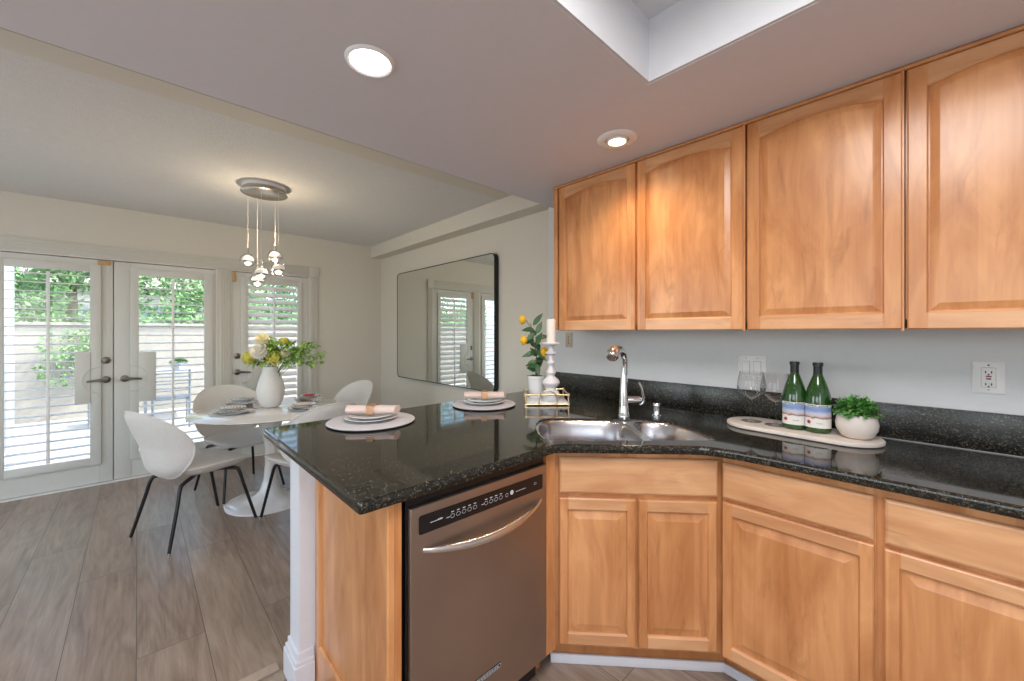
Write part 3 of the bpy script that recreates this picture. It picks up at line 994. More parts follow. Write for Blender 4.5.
sk = thing('sink', (0, 0, 0), 'stainless steel double-bowl undermount sink in the corner of the counter', 'sink')
fl = offset_poly(hole_w, .0008)
def bowl_poly(P): 
    Q = [LD(*p) for p in P]
    if area(Q) < 0: Q.reverse()
    return Q
LB = [(.172, 1.602), (.14, 1.64), (.122, 1.71), (.119, 1.80), (.127, 1.89), (.150, 1.955), (.195, 1.988), (.30, 1.992), (.44, 1.985), (.525, 1.965), (.552, 1.92), (.552, 1.80), (.545, 1.68), (.535, 1.625), (.50, 1.604), (.35, 1.602)]
RB = [(.590, 1.604), (.568, 1.63), (.570, 1.70), (.575, 1.82), (.582, 1.90), (.605, 1.955), (.65, 1.962), (.70, 1.948), (.755, 1.922), (.788, 1.872), (.813, 1.778), (.830, 1.68), (.832, 1.64), (.815, 1.612), (.77, 1.606), (.68, 1.604)]
LBw, RBw = bowl_poly(LB), bowl_poly(RB)
m = MB(); plate_with_holes(m, fl, [LBw, RBw], .925, .9275)
m.build('flange', 'handle_steel', sk, flat_z=True)
for nm, P in (('left_bowl', LBw), ('right_bowl', RBw)):
    m = MB()
    rings = []
    for d, z in ((0, .9274), (.003, .916), (.017, .893), (.020, .79), (.026, .745), (.038, .725), (.055, .716)):
        rings.append([(p[0], p[1], z) for p in offset_poly(P, d)])
    m.loops(rings, cap0=False)
    b_ = m.build('bowl', 'sink_steel', sk, ang=60)
    s_ = b_.modifiers.new('wall', 'SOLIDIFY'); s_.thickness = .0012; s_.offset = 1
    cxx = sum(p[0] for p in P) / len(P); cyy = sum(p[1] for p in P) / len(P)
    MB().lathe([(0, .7178), (.038, .7175), (.044, .7205), (.048, .7185), (.048, .7165), (0, .7165)], (cxx, cyy, 0), n=28).build('drain', 'chrome', b_)

# faucet
fc = thing('faucet', (-1.094, 1.828, .9355), 'chrome pull-out kitchen faucet with curved spout and side lever behind the sink', 'faucet', R(136.665 - 90))
# local x = right, local y = away from camera
MB().lathe([(.029, 0), (.029, .006), (.0265, .010), (.024, .06), (.021, .14), (.0165, .205), (.016, .215), (0, .215)], n=28).build('body', 'chrome', fc)
pts = [(0, 0, .20), (.004, .0, .25), (.004, -.004, .295), (-.010, -.022, .330), (-.042, -.070, .348), (-.078, -.120, .346)]
MB().tube(pts, [.0155, .015, .0155, .017, .019, .021], 18).build('spout', 'chrome', fc)
h = MB().tube([(-.072, -.112, .347), (-.084, -.132, .343), (-.097, -.156, .333), (-.106, -.174, .321), (-.109, -.179, .317)], [.0225, .029, .032, .029, .022], 20)
hd = h.build('spray_head', 'chrome', fc)
MB().tube([(-.108, -.177, .3185), (-.1115, -.1835, .3135)], .019, 18).build('spray_face', 'screw_metal', hd)
MB().tube([(.018, 0, .083), (.045, 0, .083), (.074, -.002, .083), (.088, -.002, .083)], [.018, .021, .021, .016], 18).build('side_hub', 'chrome', fc)
MB().tube([(.078, -.006, .064), (.092, -.010, .066), (.099, -.012, .083), (.095, -.014, .115), (.084, -.016, .150), (.072, -.017, .175)], [.006, .007, .0075, .007, .006, .0065], 12).build('lever', 'chrome', fc)

sd = thing('soap_dispenser', (-.985, 1.965, .9355), 'short chrome cylinder cap on the counter right of the faucet', 'air gap cap')
MB().lathe([(.026, 0), (.026, .004), (.0185, .008), (.0175, .012), (.0175, .050), (.0205, .052), (.0205, .064), (.018, .068), (0, .068)], n=28).build('cap', 'chrome', sd)

# ------------------------------------------------------------------ wall plates
wp = thing('switch_plate', (-.690, KY, 1.128), 'white double rocker switch plate behind the wine glasses', 'light switch')
O = round_poly([(0, 0), (.128, 0), (.128, .126), (0, .126)], .004, 3)
MB().loops([L3(O, -.0003), L3(O, -.004), L3(offset_poly(O, .003), -.006)]).build('plate', 'outlet_white', wp)
for x in (.022, .072):
    fr_ = MB().box(x, x + .034, -.0064, -.0059, .030, .097).build('rocker_gap', 'screw_metal', wp, smooth=False)
    MB().box(x + .0016, x + .0324, -.0095, -.0062, .0316, .0954, .0015).build('rocker', 'outlet_white', wp)
    for z in (.014, .112): MB().tube([(x + .017, -.0058, z), (x + .017, -.0068, z)], .003, 10).build('screw', 'screw_metal', wp)

gp = thing('outlet', (.100, KY, 1.147), 'white GFCI outlet plate with red and black buttons at the right', 'outlet')
O = round_poly([(0, 0), (.079, 0), (.079, .116), (0, .116)], .004, 3)
MB().loops([L3(O, -.0003), L3(O, -.004), L3(offset_poly(O, .003), -.006)]).build('plate', 'outlet_white', gp)
MB().box(.0215, .0575, -.0064, -.0059, .022, .095).build('device_gap', 'screw_metal', gp, smooth=False)
fa = MB().box(.0230, .0560, -.0085, -.0062, .0235, .0935, .001).build('receptacle', 'outlet_white', gp)
for z in (.078, .034):
    for x in (.0325, .0465): MB().box(x - .0015, x + .0015, -.0090, -.0083, z - .0045, z + .0045).build('slot', 'slot_dark', fa, smooth=False)
    MB().sphere((.0395, -.0084, z - .0085 if z > .05 else z - .0085), .0028, n=10, sy=.3).build('ground_hole', 'slot_dark', fa)
MB().box(.0325, .0465, -.0098, -.0083, .0600, .0655, .0006).build('reset_button', 'button_red', fa)
MB().box(.0335, .0455, -.0098, -.0083, .0515, .0565, .0006).build('test_button', 'slot_dark', fa)
for z in (.014, .1035): MB().tube([(.0395, -.0058, z), (.0395, -.0068, z)], .003, 10).build('screw', 'slot_dark' if z > .1 else 'screw_metal', gp)

tp = thing('wall_socket', (-1.822, KY, 1.262), 'narrow tan wall socket under the left end of the wall cabinets', 'outlet')
MB().box(0, .058, -.006, -.0003, 0, .105, .002).build('plate', 'outlet_tan', tp)
for z in (.03, .052, .074): MB().box(.025, .033, -.0068, -.0058, z - .004, z + .004).build('slot', 'slot_dark', tp, smooth=False)

# ------------------------------------------------------------------ dining table
tb = thing('dining_table', (-3.733, .793, 0), 'round white glossy pedestal dining table', 'table')
MB().lathe([(0, .716), (.47, .716), (.523, .728), (.542, .737), (.542, .740), (.538, .743), (0, .743)], n=96).build('tabletop', 'white_gloss', tb)
MB().lathe([(.31, 0), (.31, .004), (.295, .010), (.20, .021), (.12, .042), (.075, .085), (.048, .18), (.038, .30), (.042, .45), (.062, .57), (.10, .66), (.15, .705), (.17, .7155), (0, .7155)], n=64).build('pedestal', 'white_gloss', tb)

def tulip_vase():
    v = thing('vase', (-3.82, .815, .7435), 'white egg-shaped ribbed ceramic vase holding the bouquet on the dining table', 'vase')
    prof = [(0.0, 0.0), (.054, 0), (.070, .012), (.090, .055), (.101, .11), (.103, .15), (.094, .20), (.077, .255), (.061, .300), (.055, .325), (.054, .34), (.049, .34), (.049, .325), (.055, .295), (.0, .12)]
    MB().lathe(prof, n=72, mod=lambda a, z: 1 + .008 * math.cos(36 * a)).build('vase_body', 'matte_ceramic', v)
tulip_vase()

# ------------------------------------------------------------------ leaves and flowers
def leaf(mb, base, d, length, width, up=(0, 0, 1), curl=.25, n=4):
    d = Vector(d).normalized(); up = Vector(up)
    s = d.cross(up)
    s = s.normalized() if s.length > 1e-4 else d.orthogonal().normalized()
    nn = s.cross(d).normalized()
    L_, R_, C_ = [], [], []
    for k in range(n + 1):
        t = k / n
        c = Vector(base) + d * length * t - nn * curl * length * t * t
        w = width * .5 * math.sin(PI * (t ** .8)) if 0 < k < n else .0006
        L_.append(mb.v(c + s * w + nn * w * .25)); R_.append(mb.v(c - s * w + nn * w * .25)); C_.append(mb.v(c))
    for k in range(n):
        mb.f([L_[k], L_[k + 1], C_[k + 1], C_[k]]); mb.f([C_[k], C_[k + 1], R_[k + 1], R_[k]])

def rdir(zmin=-1, zmax=1):
    z = random.uniform(zmin, zmax); a = random.uniform(0, 2 * PI); q = math.sqrt(1 - z * z)
    return Vector((q * math.cos(a), q * math.sin(a), z))

VT = Vector((-3.82, .815, 1.06))
def bloom(name, pos, r, mat, label, cat, kind):
    pos = Vector(pos)
    f = thing(name, VT, label, cat)
    p = pos - VT
    axis = (p.normalized() * .5 + Vector((.62, -.5, .35))).normalized() if kind == 'dahlia' else (p + Vector((0, 0, .08))).normalized()
    m = MB()
    if kind == 'dahlia':
        for ring, (n, el, ln) in enumerate(((8, 78, .45), (12, 60, .65), (16, 38, .85), (20, 16, 1.0), (20, -8, 1.0), (16, -32, .9))):
            q = axis.to_track_quat('Z', 'Y')
            for k in range(n):
                a_ = 2 * PI * (k + .5 * (ring % 2)) / n
                dd = q @ Vector((math.cos(a_) * math.cos(R(el)), math.sin(a_) * math.cos(R(el)), math.sin(R(el))))
                leaf(m, p + dd * r * .15, dd, r * ln * .9, r * .42, up=axis, curl=-.18, n=3)
        m.sphere(p, r * .35, n=10)
    else:
        for k in range(150):
            dd = rdir(-1, 1)
            c = p + dd * r * random.uniform(.72, .95)
            for j in range(3):
                e = (rdir() + dd * .8).normalized()
                leaf(m, c, e, r * .30, r * .22, up=dd, n=2)
        m.sphere(p, r * .62, n=12)
    m.build('bloom', mat, f)
    MB().tube([(0, 0, -.12), tuple(p * .4), tuple(p * .9)], .003, 6).build('stem', 'stem_green', f)
    return f
bloom('dahlia', (-3.772, .724, 1.213), .070, 'petal_white', 'large white dahlia at the front of the bouquet', 'flower', 'dahlia')
bloom('dahlia', (-3.778, .745, 1.312), .056, 'petal_cream', 'cream flower at the top of the bouquet', 'flower', 'dahlia')
bloom('hydrangea', (-3.905, .675, 1.155), .056, 'petal_lime', 'yellow-green bloom at the left edge of the bouquet', 'flower', 'hyd')
bloom('hydrangea', (-3.755, .830, 1.160), .062, 'petal_lime', 'yellow-green bloom hanging over the front rim of the vase', 'flower', 'hyd')
bloom('dahlia', (-3.70, .90, 1.20), .042, 'petal_cream', 'small cream flower in the right half of the bouquet', 'flower', 'dahlia')
bloom('hydrangea', (-3.70, .89, 1.295), .032, 'petal_lime', 'small yellow bud near the top right of the bouquet', 'flower', 'hyd')

def branch(name, tips, n, size, label, mat='leaf_bouquet'):
    f = thing(name, VT, label, 'leafy branch')
    m = MB(); st = MB()
    for tip in tips:
        t_ = Vector(tip) - VT
        st.tube([(0, 0, -.12), tuple(t_ * .45 + Vector((0, 0, .03))), tuple(t_)], [.003, .0022, .0012], 6)
        for k in range(n):
            u = random.uniform(.35, 1.0)
            c = t_ * u + Vector((0, 0, .03 * (1 - abs(2 * u - 1)))) + rdir() * .028
            leaf(m, c, (rdir() + t_.normalized() * .6), size * random.uniform(.7, 1.3), size * .75, n=3)
    m.build('leaves', mat, f); st.build('twigs', 'stem_green', f)
branch('leafy_branch', [(-3.55, 1.03, 1.235), (-3.50, 1.08, 1.27), (-3.60, 1.05, 1.275), (-3.46, 1.13, 1.12), (-3.58, 1.0, 1.13), (-3.47, 1.12, 1.20)], 70, .034, 'spray of small round green leaves reaching out right of the bouquet')
branch('leafy_branch', [(-3.80, .80, 1.32), (-3.74, .86, 1.30), (-3.76, .78, 1.24), (-3.85, .86, 1.25), (-3.70, .86, 1.22), (-3.69, .93, 1.29), (-3.66, .97, 1.24)], 30, .048, 'mid-green leaves filling the centre of the bouquet')
branch('leafy_branch', [(-3.88, .72, 1.12), (-3.86, .70, 1.11), (-3.80, .76, 1.12)], 16, .05, 'green leaves drooping low on the left side of the bouquet')

# ------------------------------------------------------------------ chairs
def lens_surface(mb, outline, surf, T, rings=10, n=44, bulge=1.0):
    """cushion-like shell: outline(theta)->(a,b); surf(a,b)->(point, normal)"""
    F_, B_ = [], []
    rs = [0] + [((k + 1) / rings) ** .8 for k in range(rings)]
    for r in rs:
        f_, b_ = [], []
        for k in range(n if r > 0 else 1):
            th = 2 * PI * k / n
            a_, b0 = outline(th)
            p, nn = surf(a_ * r, b0 * r)
            t_ = T * math.sqrt(max(0, 1 - r ** 5))
            f_.append(mb.v(p + nn * t_ * .30)); b_.append(mb.v(p - nn * t_ * .70 * (1 + bulge * (1 - r * r))))
        F_.append(f_); B_.append(b_)
    for S, fl_ in ((F_, 1), (B_, 0)):
        for k in range(n):
            mb.f([S[0][0], S[1][k], S[1][(k + 1) % n]])
        for i in range(1, len(S) - 1):
            for k in range(n):
                mb.f([S[i][k], S[i + 1][k], S[i + 1][(k + 1) % n], S[i][(k + 1) % n]])
    for k in range(n):
        mb.f([F_[-1][k], F_[-1][(k + 1) % n], B_[-1][(k + 1) % n], B_[-1][k]])
    bmesh.ops.remove_doubles(mb.bm, verts=mb.bm.verts[:], dist=1e-5)

def seat_o(th):
    c, s = math.cos(th), math.sin(th)
    w = .262 * (1 + .06 * s)
    return (math.copysign(abs(c) ** .85, c) * w, math.copysign(abs(s) ** .85, s) * (.255 if s > 0 else .235))
def seat_s(a_, b_):
    z = .452 + .55 * a_ * a_ * (1 if b_ < .1 else .8) + 1.3 * max(0, -b_ - .12) ** 2 - .5 * max(0, b_ - .10) ** 2
    return Vector((a_, b_ + .035, z)), Vector((0, 0, 1))
def back_o(th):
    c, s = math.cos(th), math.sin(th)
    w = .280 * (1 + .07 * s - .02 * max(0, -s) ** 2)
    return (math.copysign(abs(c) ** .88, c) * w, math.copysign(abs(s) ** .9, s) * .245)
def back_s(a_, b_):
    y = -.262 - (.34 * b_ if b_ > 0 else .16 * b_) - .25 * max(0, b_) ** 2 + 1.45 * a_ * a_ * (1 - .8 * max(0, b_)) + 3.2 * max(0, -b_ - .13) ** 2
    z = .645 + b_ * .95
    return Vector((a_, y, z)), Vector((0, .95, .30)).normalized()
def make_chair():
    c = thing('dining_chair', (0, 0, 0), '', 'chair')
    m = MB(); lens_surface(m, seat_o, seat_s, .055, bulge=.55); st = m.build('seat', 'boucle', c, ang=80)
    m = MB(); lens_surface(m, back_o, back_s, .040, bulge=.15); bk = m.build('backrest', 'boucle', c, ang=80)
    for fn, sf, nm, par in ((seat_o, seat_s, 'piping', st), (back_o, back_s, 'piping', bk)):
        pts = []
        for k in range(56):
            a_, b_ = fn(2 * PI * k / 56)
            p, nn = sf(a_ * 1.0, b_ * 1.0); pts.append(p)
        MB().tube(pts, .0055, 6, closed=True).build(nm, 'boucle', par)
    for sx in (-1, 1):
        for sy in (-1, 1):
            pts = [(sx * .05, .03 + sy * .06, .398), (sx * .12, .02 + sy * .11, .400), (sx * .165, .01 + sy * .160, .392), (sx * .180, sy * .180, .370), (sx * .198, sy * .205, .26), (sx * .235, sy * .265, .010)]
            P2 = []
            for i in range(len(pts) - 1):
                for k in range(4):
                    t_ = k / 4
                    p0, p1 = Vector(pts[i]), Vector(pts[i + 1])
                    pm = Vector(pts[max(i - 1, 0)]); pn = Vector(pts[min(i + 2, len(pts) - 1)])
                    P2.append(0.5 * ((2 * p0) + (p1 - pm) * t_ + (2 * pm - 5 * p0 + 4 * p1 - pn) * t_ * t_ + (-pm + 3 * p0 - 3 * p1 + pn) * t_ ** 3))
            P2.append(Vector(pts[-1]))
            l = MB().tube(P2, [.0148 - .0050 * (i / (len(P2) - 1)) for i in range(len(P2))], 10).build('leg', 'black_metal', c)
            MB().lathe([(.009, 0), (.010, .004), (.009, .012), (0, .012)], (sx * .236, sy * .266, 0), n=14).build('foot_glide', 'chrome', l)
    return c
ch = make_chair()
chairs = [((-3.535, .300), 21.6, 'cream boucle dining chair in front of the double doors, its back to the open floor'),
          ((-4.170, .655), -75, 'cream boucle dining chair behind the table, its back to the glazed doors'),
          ((-3.905, 1.350), 190, 'cream boucle dining chair at the far side of the table, beside the mirror wall'),
          ((-3.170, .935), 99, 'cream boucle dining chair between the table and the peninsula counter')]
for k, ((x, y), rz, lab) in enumerate(chairs):
    c = ch if k == 0 else copy_tree(ch)
    c.location = (x, y, 0); c.rotation_euler = (0, 0, R(rz)); c['label'] = lab; c['group'] = 'dining chairs round the pedestal table'

# ------------------------------------------------------------------ place settings
def placemat(x, y, z, label, sc=1.0):
    t_ = thing('placemat', (x, y, z), label, 'placemat', 0, 'round placemats on the peninsula')
    t_.scale = (sc, sc, 1)
    MB().lathe([(0, 0), (.196, 0), (.199, .003), (.196, .005), (0, .005)], n=64).build('underside', 'dark_lip', t_)  # dark disc under the woven top
    MB().lathe([(0, .0052), (.200, .0052), (.203, .0085), (.200, .011), (.188, .012), (0, .0115)], n=64).build('woven_top', 'placemat_weave', t_)
def plate(x, y, z, r, label, group, mat='ceramic_white', rim=None, cat='plate'):
    t_ = thing('plate', (x, y, z), label, cat, 0, group)
    MB().lathe([(0, 0), (r * .58, 0), (r * .62, .003), (r * .80, .009), (r * .97, .015), (r, .017), (r * .985, .0185), (r * .78, .0125), (r * .62, .0068), (0, .0055)], n=56).build('dish', mat, t_)
    if rim:
        MB().tube([(r * .995 * math.cos(a_), r * .995 * math.sin(a_), .0178) for a_ in [2 * PI * k / 56 for k in range(56)]], .0009, 5, closed=True).build('rim_line', rim, t_)
    return t_
def napkin_roll(x, y, z, rz, label, ring=True):
    t_ = thing('napkin', (x, y, z), label, 'napkin', rz, 'rolled napkins on the peninsula')
    m = MB()
    rings = []
    for k in range(21):
        u = -1 + 2 * k / 20
        X = u * .122
        w = .032 * (1 + .12 * u * u); h = .019 * (1 + .05 * math.sin(7 * u))
        ring_ = []
        for j in range(24):
            a_ = 2 * PI * j / 24
            q = 1 + .05 * math.sin(5 * a_ + 2 * u)
            ring_.append((X + .006 * math.cos(a_) * u, w * math.cos(a_) * q, .0195 + h * math.sin(a_) * (1 if math.sin(a_) > 0 else .97)))
        rings.append(ring_)
    m.loops(rings)
    for v in m.bm.verts: v.co.z = max(v.co.z, .0006)
    m.build('rolled_cloth', 'pink_linen', t_, ang=70)
    k_ = MB()
    P = round_poly([(-.038, .0), (.038, .0), (.038, .043), (-.038, .043)], .008, 4)
    A = offset_poly(P, .0025)
    def L2(Q, X): return [(X, q[0], q[1]) for q in Q]
    k_.loops([L2(P, -.017), L2(P, .017), L2(A, .017), L2(A, -.017)], torus=True)
    k_.build('napkin_ring', 'copper_band', t_)
for (x, y, rz, who) in ((-1.866, .826, 47, 'nearer the dishwasher end'), (-1.835, 1.503, 47, 'nearer the mirror')):
    zc = .9355
    placemat(x, y, zc, 'round pale woven placemat with dark backing on the counter, ' + who, 1.0 if x < -1.85 else .92)
    plate(x, y, zc + .0125, .124, 'white dinner plate on the peninsula placemat, ' + who, 'dinner plates on the peninsula')
    plate(x + .003, y - .002, zc + .0235, .104, 'white salad plate stacked on the dinner plate, ' + who, 'salad plates on the peninsula')
    napkin_roll(x + .004, y, zc + .0425, R(rz), 'rolled pink napkin in a copper ring on the plates, ' + who)

ZT = .7435
sets = [(-3.70, .535, 30, 'at the left front, nearest the open floor', 'striped'), (-4.11, .668, 20, 'at the back left by the double doors', 'striped'),
        (-3.93, 1.145, -30, 'at the back right, towards the mirror', 'red'), (-3.49, .985, -20, 'at the front right, towards the peninsula', 'plain')]
for x, y, rz, who, kind in sets:
    plate(x, y, ZT, .122, 'dark-rimmed dinner plate on the dining table, ' + who, 'dinner plates on the dining table', rim='slot_dark')
    t_ = thing('napkin', (x, y, ZT + .0195), 'striped napkin across the dinner plate, ' + who, 'napkin', R(rz + 40), 'folded napkins on the dining table')
    m = MB()
    rings = []
    for k in range(15):
        u = -1 + 2 * k / 14
        X = u * .150
        dz = -.010 * max(0, abs(u) - .75) / .25
        w = .042 + .006 * math.sin(3 * u + x)
        rings.append([(X, -w, .001 + dz), (X, w, .001 + dz), (X, w * 1.02, .006 + dz), (X, w * .5, .010 + dz), (X, -w * .5, .009 + dz), (X, -w * 1.02, .006 + dz)])
    m.loops(rings)
    m.build('folded_cloth', 'striped_linen', t_, ang=60)
    plate(x, y, ZT + .030, .088, 'small plate stacked on the napkin, ' + who, 'side plates on the dining table', rim='slot_dark')
    t2 = thing('napkin', (x, y, ZT + .0492), ('red' if kind == 'red' else 'pale' if kind == 'plain' else 'striped') + ' cloth square topping the plates, ' + who, 'napkin', R(rz))
    m = MB().box(-.058, .058, -.045, .045, 0, .005, .002)
    m.build('cloth_square', 'red_linen' if kind == 'red' else ('pink_linen' if kind == 'plain' else 'striped_linen'), t2)

# ------------------------------------------------------------------ tray with lemon plant and candle
tr = thing('decorative_tray', (-1.655, 1.849, .9355), 'small white tray in a brass tube frame with arched handles beside the sink', 'tray', R(136.665 - 90))
hw, hd_ = .126, .122
m = MB().box(-hw + .004, hw - .004, -hd_ + .004, hd_ - .004, .010, .022, .002)
m.build('tray_base', 'ceramic_white', tr)
m = MB()
for z in (.007, .064):
    for y in (-hd_, hd_): m.tube([(-hw - .006, y, z), (hw + .006, y, z)], .0052, 10)
    for x in (-hw, hw): m.tube([(x, -hd_ - .006, z), (x, hd_ + .006, z)], .0052, 10)
for x in (-hw, hw):
    for y in (-hd_, hd_): m.tube([(x, y, .001), (x, y, .074)], .0055, 10)
m.build('brass_frame', 'brass', tr)
for y in (-hd_ - .006, hd_ + .006):
    pts = [(-.050, y, .008)] + [(.004 + .054 * math.cos(a_), y, .040 + .048 * math.sin(a_)) for a_ in [PI - PI * k / 14 for k in range(15)]] + [(.058, y, .008)]
    MB().tube(pts, .0042, 10).build('arched_handle', 'brass', tr)

lp = thing('potted_lemon_plant', (-1.724, 1.838, .9585), 'small lemon tree with three yellow fruits in a white pot on the brass tray', 'potted plant')
MB().lathe([(0, 0), (.044, 0), (.047, .004), (.054, .120), (.0585, .122), (.0585, .138), (.054, .138), (.050, .128), (0, .126)], n=40).build('pot', 'ceramic_white', lp)
MB().lathe([(0, .127), (.050, .127), (.048, .134), (.025, .141), (0, .142)], n=28).build('soil', 'soil', lp)
def lo(px, py, d=2.5):
    return None
st = MB()
trunk = [(0, 0, .13), (-.006, -.004, .20), (.002, .004, .27), (-.010, -.012, .34), (-.018, -.020, .42), (-.024, -.028, .47)]
st.tube(trunk, [.005, .0045, .004, .0035, .003, .002], 8)
# right direction in plan = (.686,.727)
RX, RY = .686, .727
def off(r_, z, f_=0.0): return (RX * r_ - RY * f_, RY * r_ + RX * f_, z)
lem = [off(-.088, .492), off(-.080, .362), off(.048, .290, -.03)]
for p, b_ in zip(lem, ((-.02, -.022, .43), (-.012, -.014, .35), (.002, .004, .27))):
    st.tube([b_, ((p[0] + b_[0]) / 2, (p[1] + b_[1]) / 2, (p[2] + b_[2]) / 2 + .02), (p[0], p[1], p[2] + .02)], .002, 6)
st.tube([(0, 0, .14), off(.03, .20), off(.045, .245)], .003, 6)
st.build('branches', 'stem_brown', lp)
for p in lem:
    m = MB()
    prof = [(0, -.033), (.005, -.030), (.012, -.025), (.021, -.012), (.024, 0), (.022, .012), (.013, .023), (.005, .028), (0, .029)]
    m.lathe(prof, p, n=18)
    m.build('lemon', 'lemon_skin', lp)
m = MB()
lv = [(-.02, .455, .035, .05, .10), (-.012, .43, -.07, .00, .085), (-.01, .41, -.03, -.03, .08), (0, .40, .03, .07, .09), (-.01, .375, .065, .012, .095), (-.01, .36, -.075, -.01, .08),
      (0, .33, .02, .055, .095), (0, .31, -.02, .03, .09), (0, .30, .045, -.045, .095), (-.005, .285, -.075, -.02, .09), (0, .27, .05, .02, .085), (0, .25, .02, -.06, .10),
      (0, .235, -.06, -.03, .075), (0, .22, .06, .05, .08), (0, .20, -.055, .01, .08), (0, .18, .04, .05, .085), (0, .17, -.05, .02, .07), (0, .26, -.03, .05, .08), (0, .345, .02, -.04, .08), (0, .215, .01, -.05, .09), (0, .39, -.035, .04, .07)]
for bx, z, dx, dz, ln in lv:
    base = off(bx, z)
    d = Vector(off(dx, 0, random.uniform(-.05, .05))); d.z = dz
    leaf(m, base, d, ln, .036, up=(FX * -1, FY * -1, .45), curl=.2, n=5)
m.build('leaves', 'leaf_dark', lp)

ck = thing('candlestick', (-1.583, 1.818, .9585), 'turned white wooden candlestick on the brass tray', 'candle holder')
MB().lathe([(0, 0), (.046, 0), (.050, .006), (.050, .045), (.044, .058), (.030, .066), (.028, .078), (.046, .092), (.053, .108), (.046, .126), (.024, .144), (.020, .152), (.026, .160), (.030, .170),
            (.022, .184), (.015, .205), (.015, .212), (.024, .222), (.026, .230), (.016, .242), (.013, .262), (.016, .274), (.032, .282), (.034, .290), (.020, .298), (.014, .312), (.018, .326), (.032, .334), (.052, .340), (.054, .346), (.048, .352), (.030, .349), (0, .349)], n=40).build('turned_column', 'turned_wood_white', ck)
cd = thing('pillar_candle', (-1.583, 1.818, 1.3085), 'unlit cream pillar candle standing on the white candlestick', 'candle')
MB().lathe([(0, 0), (.0265, 0), (.0270, .004), (.0270, .136), (.0240, .141), (.008, .138), (0, .137)], n=32).build('wax', 'candle_wax', cd)
MB().tube([(0, 0, .136), (.001, 0, .146)], .0012, 6).build('wick', 'slot_dark', cd)

# ------------------------------------------------------------------ serving board with wine set
bd_ = MB()
A_, B_ = Vector((-.561, 2.092)), Vector((-.244, 2.074))
rb = .122
dirv = (B_ - A_).normalized(); base_a = math.atan2(dirv.y, dirv.x)
P = []
for k in range(25):
    a_ = base_a - PI / 2 + PI * k / 24; P.append((B_.x + rb * math.cos(a_), B_.y + rb * math.sin(a_)))
for k in range(25):
    a_ = base_a + PI / 2 + PI * k / 24; P.append((A_.x + rb * math.cos(a_), A_.y + rb * math.sin(a_)))
rings = [[(p[0], p[1], z) for p in (offset_poly(P, d) if d else P)] for d, z in ((.006, .9375), (.001, .941), (0, .948), (.001, .9530), (.004, .9555))]
bd_.loops(rings)
sbd = bd_.build('serving_board', 'travertine', ang=30)
sbd.location = (0, 0, -.0018)
tag(sbd, 'long pale stone serving board with rounded ends on the black counter', 'serving board')
ZB = .9545
def wine_glass(x, y, label):
    g = thing('wine_glass', (x, y, ZB), label, 'wine glass', 0, 'empty wine glasses on the serving board')
    MB().lathe([(0, 0), (.042, 0), (.043, .0012), (.035, .003), (.012, .005), (.006, .010), (0, .011)], n=36).build('foot', 'wine_glass', g)
    MB().lathe([(.0055, .010), (.0036, .02), (.0034, .060), (.0038, .092), (.0070, .102)], n=16).build('stem', 'wine_glass', g)
    MB().lathe([(0, .100), (.010, .103), (.030, .116), (.048, .132), (.059, .152), (.060, .165), (.056, .195), (.049, .232), (.0478, .232), (.0548, .195), (.0588, .165), (.0578, .153), (.047, .134), (.029, .118), (.009, .1055), (0, .103)], n=40).build('bowl', 'wine_glass', g)
wine_glass(-.583, 2.092, 'empty large wine glass nearest the sink on the serving board')
wine_glass(-.482, 2.078, 'empty large wine glass next to the green bottles')
def label_mat():
    m_, nt, b = new_mat('bottle_label')
    tc = nt.nodes.new('ShaderNodeTexCoord')
    sep = nt.nodes.new('ShaderNodeSeparateXYZ'); nt.links.new(tc.outputs['Object'], sep.inputs[0])
    n = noise(nt, tc.outputs['Object'], 60, 4, .6)
    z = math_n(nt, 'ADD', sep.outputs['Z'], math_n(nt, 'MULTIPLY', math_n(nt, 'SUBTRACT', n.outputs[0], .5), .018))
    zz = math_n(nt, 'MULTIPLY', z, 10.0)
    r = ramp(nt, zz, [(0.0, (.75, .72, .70)), (.375, (.75, .73, .70)), (.40, (.30, .05, .04)), (.435, (.35, .30, .22)), (.49, (.62, .52, .55)), (.60, (.55, .55, .70)), (.72, (.20, .30, .55)), (.86, (.25, .35, .58)), (.875, (.78, .76, .73)), (1.0, (.78, .76, .73))])
    nt.links.new(r.outputs[0], b.inputs['Base Color']); b.inputs['Roughness'].default_value = .6
label_mat()
